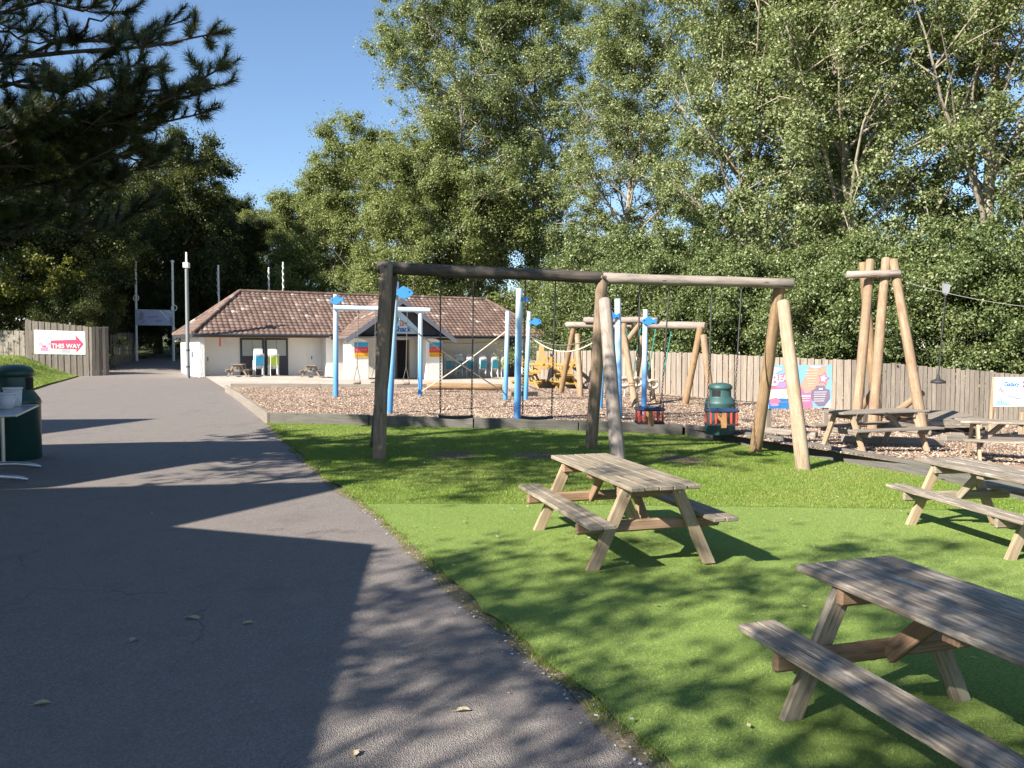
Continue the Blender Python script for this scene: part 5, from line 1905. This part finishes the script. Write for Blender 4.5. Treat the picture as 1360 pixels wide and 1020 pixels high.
tree('willow_tree', 'small light green tree beside the dark trees, under open sky', -24.6, 80, 'wil2', 'willow', 'bark_pale', 2.2, 0.78, G2, **wil2)
tree('willow_tree', 'leafy tree behind the right hip of the building roof', -2.6, 63, 'wil2', 'willow', 'bark_pale', 4.0, 0.95, G2, **wil2)
G3 = 'dark evergreen trees on the left'
drk = dict(h=17, h0=1.2, rad=4.6, nlimb=40, nleaf=140000, lsize=0.18, seed=41, shape='dome', trunk_r=0.35, up=0.5, clump=0.8)
tree('dark_tree', 'dark tree with a rounded top against the sky, behind the grey pole', -25.2, 64, 'drk', 'dark', 'bark_dark', 0.0, 0.99, G3, **drk)
tree('dark_tree', 'dark tree closing the path behind the banner gate', -30.2, 68, 'drk', 'dark', 'bark_dark', 2.0, 0.95, G3, **drk)
tree('dark_tree', 'dark tree above the arrow banner fence', -31.0, 56, 'drk', 'dark', 'bark_dark', 3.1, 0.95, G3, **drk)
tree('dark_tree', 'dark tree at the far left behind the golden bush', -35.5, 54, 'drk', 'dark', 'bark_dark', 4.4, 0.96, G3, **drk)
tree('dark_tree', 'far dark tree behind the gate on the left of the passage', -34.5, 76, 'drk', 'dark', 'bark_dark', 0.7, 0.95, G3, **drk)
tree('dark_tree', 'far dark tree straight behind the passage of the gate', -29.5, 82, 'drk', 'dark', 'bark_dark', 3.9, 0.9, G3, **drk)
tree('dark_tree', 'dark low tree right behind the gate, shading the passage', -24.4, 72, 'drk', 'dark', 'bark_dark', 5.2, 0.72, G3, **drk)
tree('dark_tree', 'tall dark tree at the left margin under the pine boughs', -38.0, 47, 'drk', 'dark', 'bark_dark', 1.2, 1.05, G3, **drk)
olv = dict(h=15, h0=1.2, rad=4.2, nlimb=36, nleaf=120000, lsize=0.15, seed=77, shape='dome', trunk_r=0.3, up=0.5, clump=0.7)
tree('olive_tree', 'olive green tree with sunlit sprays below the pine boughs', -30.0, 55.0, 'olv', 'olive', 'bark_dark', 0.0, 0.95, None, **olv)
gld = dict(h=6.2, h0=1.2, rad=2.6, nlimb=24, nleaf=26000, lsize=0.15, seed=51, shape='dome', trunk_r=0.12, up=0.35, clump=0.5)
tree('golden_bush', 'yellow green spreading bush at the left edge above the dark fence', -30.6, 50.0, 'gld', 'gold', 'bark_dark', 0.0, 1.15, None, 'bush', **gld)
ivy = dict(h=5.0, h0=0.3, rad=2.7, nlimb=34, nleaf=105000, lsize=0.095, seed=61, shape='dome', trunk_r=0.10, up=0.5, clump=0.5)
ivy2 = dict(h=5.6, h0=0.3, rad=2.5, nlimb=34, nleaf=105000, lsize=0.092, seed=67, shape='dome', trunk_r=0.10, up=0.55, clump=0.48)
G4 = 'ivy clad bushes along the fence'
for k, (x, y, sc, key, lab) in enumerate((
        (4.7, 58.5, 1.4, 'i1', 'leafy bush at the right end of the building'),
        (3.6, 39.5, 1.1, 'i2', 'leafy bush behind the stacked yellow benches'),
        (5.4, 36.5, 1.0, 'i1', 'ivy bush behind the left half of the log climbing frame'),
        (7.6, 34.0, 1.05, 'i2', 'ivy bush above the fence behind the round fish post'),
        (9.6, 31.5, 1.0, 'i1', 'ivy bush above the fence behind the right cradle swing'),
        (11.3, 29.0, 0.92, 'i2', 'ivy bush overhanging the fence left of the beach sign'),
        (13.2, 28.0, 1.05, 'i1', 'ivy bush above the fence between beach sign and zip tower'),
        (15.4, 26.8, 1.0, 'i2', 'ivy bush behind the fence right of the zip tower'),
        (17.6, 25.6, 0.95, 'i1', 'ivy bush behind the fence above the zip wire notice'),
        (20.0, 24.4, 1.0, 'i2', 'ivy bush behind the fence at the right margin'),
        (23.0, 22.6, 1.0, 'i1', 'ivy bush behind the fence just beyond the right margin'),
        (26.5, 20.6, 1.05, 'i2', 'ivy bush behind the fence well beyond the right margin'),
        (30.0, 18.6, 1.0, 'i1', 'ivy bush at the far right end of the fence'),
        (5.4, 49.0, 1.3, 'i2', 'tall bush behind the blue posts under the airy poplar'),
        (6.6, 43.0, 1.35, 'i1', 'tall bush behind the middle swing legs'),
        (10.2, 39.0, 1.3, 'i2', 'tall bush below the poplar over the right swing legs'),
        (-27.6, 51.0, 0.9, 'i1', 'dark bush between the banner fence and the dark fence'),
        (-28.9, 61.0, 1.0, 'i2', 'dark bush left of the banner gate'),
        (-25.9, 61.2, 0.85, 'i2', 'dark bush under the right end of the faded gate banner'),
        (-31.5, 63.0, 1.3, 'i1', 'tall dark bush farther left of the banner gate'),
        (-27.0, 77.0, 1.35, 'i2', 'dark bush closing the passage behind the banner gate'),
        (-34.0, 70.0, 1.5, 'i1', 'dark bush behind the other bushes on the far left'),
        (-35.5, 50.5, 1.2, 'i2', 'dark bush behind the dark fence and the golden bush'),
        (-22.9, 66.0, 1.0, 'i1', 'dark bush right of the banner gate behind the building'))):
    dk_ = x < -20  # left bushes get the dark leaf colour that stands in for shade
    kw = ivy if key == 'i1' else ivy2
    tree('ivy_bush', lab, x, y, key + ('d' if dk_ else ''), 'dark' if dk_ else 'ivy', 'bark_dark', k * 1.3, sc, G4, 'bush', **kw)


# pine
def pine_meshes(boughs, trunk, seed, tuft_n=34, tuft_len=0.125):
    r_ = np.random.default_rng(seed)
    mb = MB()
    mb.tube(trunk[0], trunk[1], 10)
    tufts_p, tufts_d = [], []
    more = []
    for p0, p1 in boughs:
        p0, p1 = Vector(p0), Vector(p1)
        L = (p1 - p0).length
        if L < 2.5:
            continue
        d = (p1 - p0).normalized()
        sd = d.cross(Vector((0, 0, 1))).normalized()
        for k in range(1):
            f = r_.uniform(0.45, 0.85)
            q = p0.lerp(p1, f) - Vector((0, 0, 0.05 * L * math.sin(math.pi * f)))
            s_ = 1 if (k + int(r_.integers(0, 2))) % 2 else -1
            more.append((q, q + (d * 0.8 + sd * s_ * r_.uniform(0.4, 1.0) + Vector((0, 0, r_.uniform(-0.25, 0.3)))).normalized() * (0.16 * L + r_.uniform(0.2, 0.7))))
    boughs = list(boughs) + more
    for p0, p1 in boughs:
        p0, p1 = Vector(p0), Vector(p1)
        L = (p1 - p0).length
        n = 7
        pts = [p0.lerp(p1, k / n) + Vector((0, 0, -0.05 * L * math.sin(math.pi * k / n))) + Vector(r_.normal(0, 0.034 * L, 3)) * (0 if k in (0, n) else 1) for k in range(n + 1)]
        lr = 0.009 * L + 0.010
        mb.tube(pts, [lr * (1 - 0.85 * k / n) for k in range(n + 1)], 6, cap=False)
        d = (p1 - p0).normalized()
        ntw = int(L * 6.6)
        for k in range(ntw + 1):
            f = 0.36 + 0.64 * r_.random() ** 0.7
            if k == ntw:
                f = 0.995
            fi = f * (n - 0.001)
            q = pts[int(fi)].lerp(pts[int(fi) + 1], fi - int(fi))
            side = Vector(r_.normal(0, 1, 3))
            side.z = side.z * 0.35 + 0.1
            dt = (d * 0.8 + side.normalized() * (1.0 if k < ntw else 0.2)).normalized()
            L2 = r_.uniform(0.18, 0.52) * (1.15 - 0.4 * f)
            tw = [q]
            dd = dt.copy()
            for j in range(4):
                dd = (dd + Vector(r_.normal(0, 0.12, 3)) + Vector((0, 0, 0.18))).normalized()
                tw.append(tw[-1] + dd * (L2 / 4))
            mb.tube(tw, [0.010, 0.009, 0.007, 0.006, 0.004], 4, cap=False)
            ns = max(4, int(L2 / 0.05))
            for j in range(ns):
                a = (0.30 + 0.70 * (j + 1) / ns) * 3.999
                i0 = int(a)
                pp = tw[i0].lerp(tw[i0 + 1], a - i0)
                tufts_p.append(tuple(pp))
                tufts_d.append(tuple((tw[i0 + 1] - tw[i0]).normalized()))
    P, D = np.array(tufts_p), np.array(tufts_d)
    nT = len(P)
    A = np.cross(D, r_.normal(0, 1, (nT, 3)))
    A /= np.linalg.norm(A, axis=1)[:, None]
    B = np.cross(D, A)
    th = r_.uniform(0, 2 * np.pi, (nT, tuft_n))
    s_ = -r_.uniform(0, 0.09, (nT, tuft_n)) + 0.02
    sp_a = r_.uniform(0.6, 1.4, (nT, tuft_n))
    ln = tuft_len * r_.uniform(0.7, 1.15, (nT, tuft_n))
    rad = A[:, None] * np.cos(th)[..., None] + B[:, None] * np.sin(th)[..., None]
    tan = -A[:, None] * np.sin(th)[..., None] + B[:, None] * np.cos(th)[..., None]
    base = P[:, None] + D[:, None] * s_[..., None]
    tip = base + (D[:, None] * np.cos(sp_a)[..., None] + rad * np.sin(sp_a)[..., None]) * ln[..., None]
    w = 0.0040
    V_ = np.stack([base - tan * w, base + tan * w, tip], 2).reshape(-1, 3)
    return mb, V_


def pine(label, loc, boughs, trunk, seed, rz=0.0):
    T = thing('pine_tree', label, 'tree', loc, rz, 'pines on the left')
    mb, V_ = pine_meshes(boughs, trunk, seed)
    mb.build('trunk', 'bark_dark', T)
    mesh_np('crown', V_, np.arange(len(V_)).reshape(-1, 3), 'needle', T)
    return T


PX, PY = -9.0, 9.2
PB = Vector((PX, PY, 0))
tips = [(298, 112, 9.4), (282, 45, 9.8), (290, 92, 8.8), (272, 150, 9.6), (236, 30, 10.2), (205, -30, 9.0), (212, 150, 9.2), (180, 120, 8.6), (190, 178, 9.8), (150, 60, 8.4),
        (140, 150, 8.8), (120, -20, 9.4), (100, 110, 8.2), (200, 90, 10.6), (90, 170, 9.0), (190, 225, 10.6), (110, 235, 9.6),
        (40, 180, 8.4), (20, 300, 9.4), (150, 240, 9.8), (60, 290, 9.6), (195, 265, 10.8), (100, 190, 9.2), (160, -50, 9.6), (165, 190, 9.0), (30, 235, 9.2), (245, 128, 9.2), (10, -40, 9.0), (-60, 60, 8.6), (-90, 200, 9.4), (-80, -80, 9.0)]
bo = []
for px, py, Y in tips:
    tip = at(px, py, Y) - PB
    L = tip.length
    start = Vector((0, 0, max(2.5, tip.z - 0.12 * Vector((tip.x, tip.y, 0)).length + rng.uniform(-0.3, 0.3))))
    bo.append((start, tip))
for k in range(30):   # the rest of the crown, out of the picture
    az = rng.uniform(0, 2 * math.pi)
    z = rng.uniform(4.2, 11)
    r_ = rng.uniform(2.0, 4.0) * (1 - (z - 4) / 11)
    if -0.7 < az < 0.9 or az > 5.6:
        z = rng.uniform(7.5, 11)
    bo.append((Vector((0, 0, z)), Vector((math.cos(az) * r_, math.sin(az) * r_, z + rng.uniform(0.1, 0.8)))))
tz = [(rng.normal(0, 0.06), rng.normal(0, 0.06), z) for z in np.linspace(-0.1, 12, 9)]
pine('dark pine whose boughs hang into the top left corner of the photo', tuple(PB), bo, (tz, [0.30 * (1 - 0.85 * k / 8) for k in range(9)]), 3)
# a broad tree behind the photographer, which dapples the near path and turf
shd = dict(h=8.2, h0=3.4, rad=3.5, nlimb=28, nleaf=12500, lsize=0.115, seed=88, shape='dome', trunk_r=0.16, up=0.35, clump=0.55, sub=6)
tree('shade_tree', 'broad leafy tree beside the path behind the viewpoint, dappling turf and tarmac', -6.9, -2.9, 'shd', 'poplar', 'bark_pale', 0.0, 1.0, None, **shd)
shd3 = dict(h=9.4, h0=5.3, rad=3.3, nlimb=30, nleaf=15000, lsize=0.115, seed=97, shape='dome', trunk_r=0.16, up=0.35, clump=0.55, sub=7)  # unseen tree, added to lay leafy shade on the lawn
tree('shade_tree', 'dense unseen tree added in front of the inn to throw shade across path and lawn', -8.7, 5.4, 'shd3', 'poplar', 'bark_pale', 0.0, 1.0, None, **shd3)
shd2 = dict(h=7.0, h0=3.2, rad=2.4, nlimb=22, nleaf=8500, lsize=0.115, seed=93, shape='dome', trunk_r=0.13, up=0.35, clump=0.5, sub=6)
tree('shade_tree', 'smaller leafy tree nearest behind the viewpoint, shading the lower right turf', -3.0, -3.4, 'shd2', 'poplar', 'bark_pale', 0.0, 1.0, None, **shd2)

# ------------------------------------------------------------------ the inn left of the path (unseen; wings and canopy shaped for their shadow on the tarmac)
inn = thing('inn_building', 'rendered inn with gabled wings left of the tarmac, unseen and shaped for its shadow', 'building', (-13, 6, 0))


def gable_wing(px_, py_, hw_, ze, zr, depth, ang):
    c, s_ = math.cos(ang), math.sin(ang)
    tr = lambda x, y, z: (px_ + c * x - s_ * y, py_ + s_ * x + c * y, z)
    mb = MB()
    prof = [(-hw_, 0), (hw_, 0), (hw_, ze), (0, zr), (-hw_, ze)]
    vs = [tr(-0.15, y, z) for y, z in prof] + [tr(-depth, y, z) for y, z in prof]
    mb.add(vs, [(0, 1, 2, 3, 4), (9, 8, 7, 6, 5), (1, 0, 5, 6), (2, 1, 6, 7), (4, 9, 5, 0)])
    mb.build('wall', 'wall', inn, world=True)
    mb = MB()
    ov = 0.3
    for sg_ in (-1, 1):
        a = [(0.1, 0, zr + 0.1), (0.1, sg_ * (hw_ + ov), ze + 0.1 - ov * (zr - ze) / hw_), (-depth, sg_ * (hw_ + ov), ze + 0.1 - ov * (zr - ze) / hw_), (-depth, 0, zr + 0.1)]
        top = [tr(*p) for p in a]
        bot = [(p[0], p[1], p[2] - 0.12) for p in top]
        mb.add(top + bot, [(0, 1, 2, 3), (7, 6, 5, 4), (0, 4, 5, 1), (1, 5, 6, 2), (2, 6, 7, 3)])
    mb.build('roof', 'tile', inn, world=True)
    mb = MB()
    for yy in (-hw_ * 0.45, hw_ * 0.45):
        mb.add([tr(-0.13, yy - 0.5, 1.0), tr(-0.13, yy + 0.5, 1.0), tr(-0.13, yy + 0.5, 2.2), tr(-0.13, yy - 0.5, 2.2)], [(0, 1, 2, 3)])
    mb.build('window', 'glass', inn, world=True)


gable_wing(-9.9, 3.1, 2.0, 4.6, 7.2, 9, R(8))
gable_wing(-11.8, 7.2, 2.05, 5.3, 7.6, 7, R(12))
gable_wing(-18.2, 10.6, 3.2, 5.6, 8.6, 7, R(38))
mb = MB()
mb.slab([(-4.8, 3.8), (-4.25, -1.8), (-9.7, -2.6), (-9.7, 1.6), (-9.7, 5.4)], 3.05, 3.25)
mb.build('flat_canopy', 'charcoal', inn, world=True)  # canopy outline set by the shadow edge it casts on the path
for x_, y_ in ((-5.1, 3.6), (-4.65, -1.6)):
    mb = MB()
    mb.beam((x_, y_, 0), (x_, y_, 3.06), 0.14, 0.14, up=(0, 1, 0))
    mb.build('canopy_post', 'charcoal', inn, world=True)

# ------------------------------------------------------------------ light, world, camera
EL, SAZ = R(34), math.atan2(-0.74, -0.67)
sun_v = Vector((math.sin(SAZ) * math.cos(EL), math.cos(SAZ) * math.cos(EL), math.sin(EL)))
ld = bpy.data.lights.new('sun', 'SUN')
ld.energy = 5.0
ld.angle = R(0.53)
ld.color = (1.0, 0.93, 0.82)
lo = bpy.data.objects.new('sun', ld)
COL.objects.link(lo)
lo.rotation_euler = sun_v.to_track_quat('Z', 'Y').to_euler()
lo.location = (-20, -20, 30)
w = bpy.data.worlds.new('World')
S.world = w
w.use_nodes = True
nt = w.node_tree
sk = nt.nodes.new('ShaderNodeTexSky')
sk.sky_type = 'NISHITA'
sk.sun_disc = False
sk.sun_elevation = EL
sk.sun_rotation = SAZ
sk.altitude = 50
sk.air_density = 1.0
sk.dust_density = 0.2
sk.ozone_density = 3.5
nt.links.new(sk.outputs[0], nt.nodes['Background'].inputs[0])
nt.nodes['Background'].inputs[1].default_value = 0.074

cd = bpy.data.cameras.new('camera')
cd.sensor_width = 36
cd.lens = F / 1360 * 36
cd.clip_end = 2000
cd.clip_start = 0.05
cam = bpy.data.objects.new('camera', cd)
COL.objects.link(cam)
cam.location = (0, 0, EYE)
cam.rotation_euler = (math.pi / 2 - PITCH, 0, 0)
S.camera = cam
S.view_settings.view_transform = 'Standard'
S.view_settings.look = 'None'
S.view_settings.exposure = 1.42
S.view_settings.gamma = 1
S.cycles.max_bounces = 8
S.cycles.diffuse_bounces = 4
S.cycles.transmission_bounces = 4
S.cycles.transparent_max_bounces = 8
S.cycles.use_denoising = True
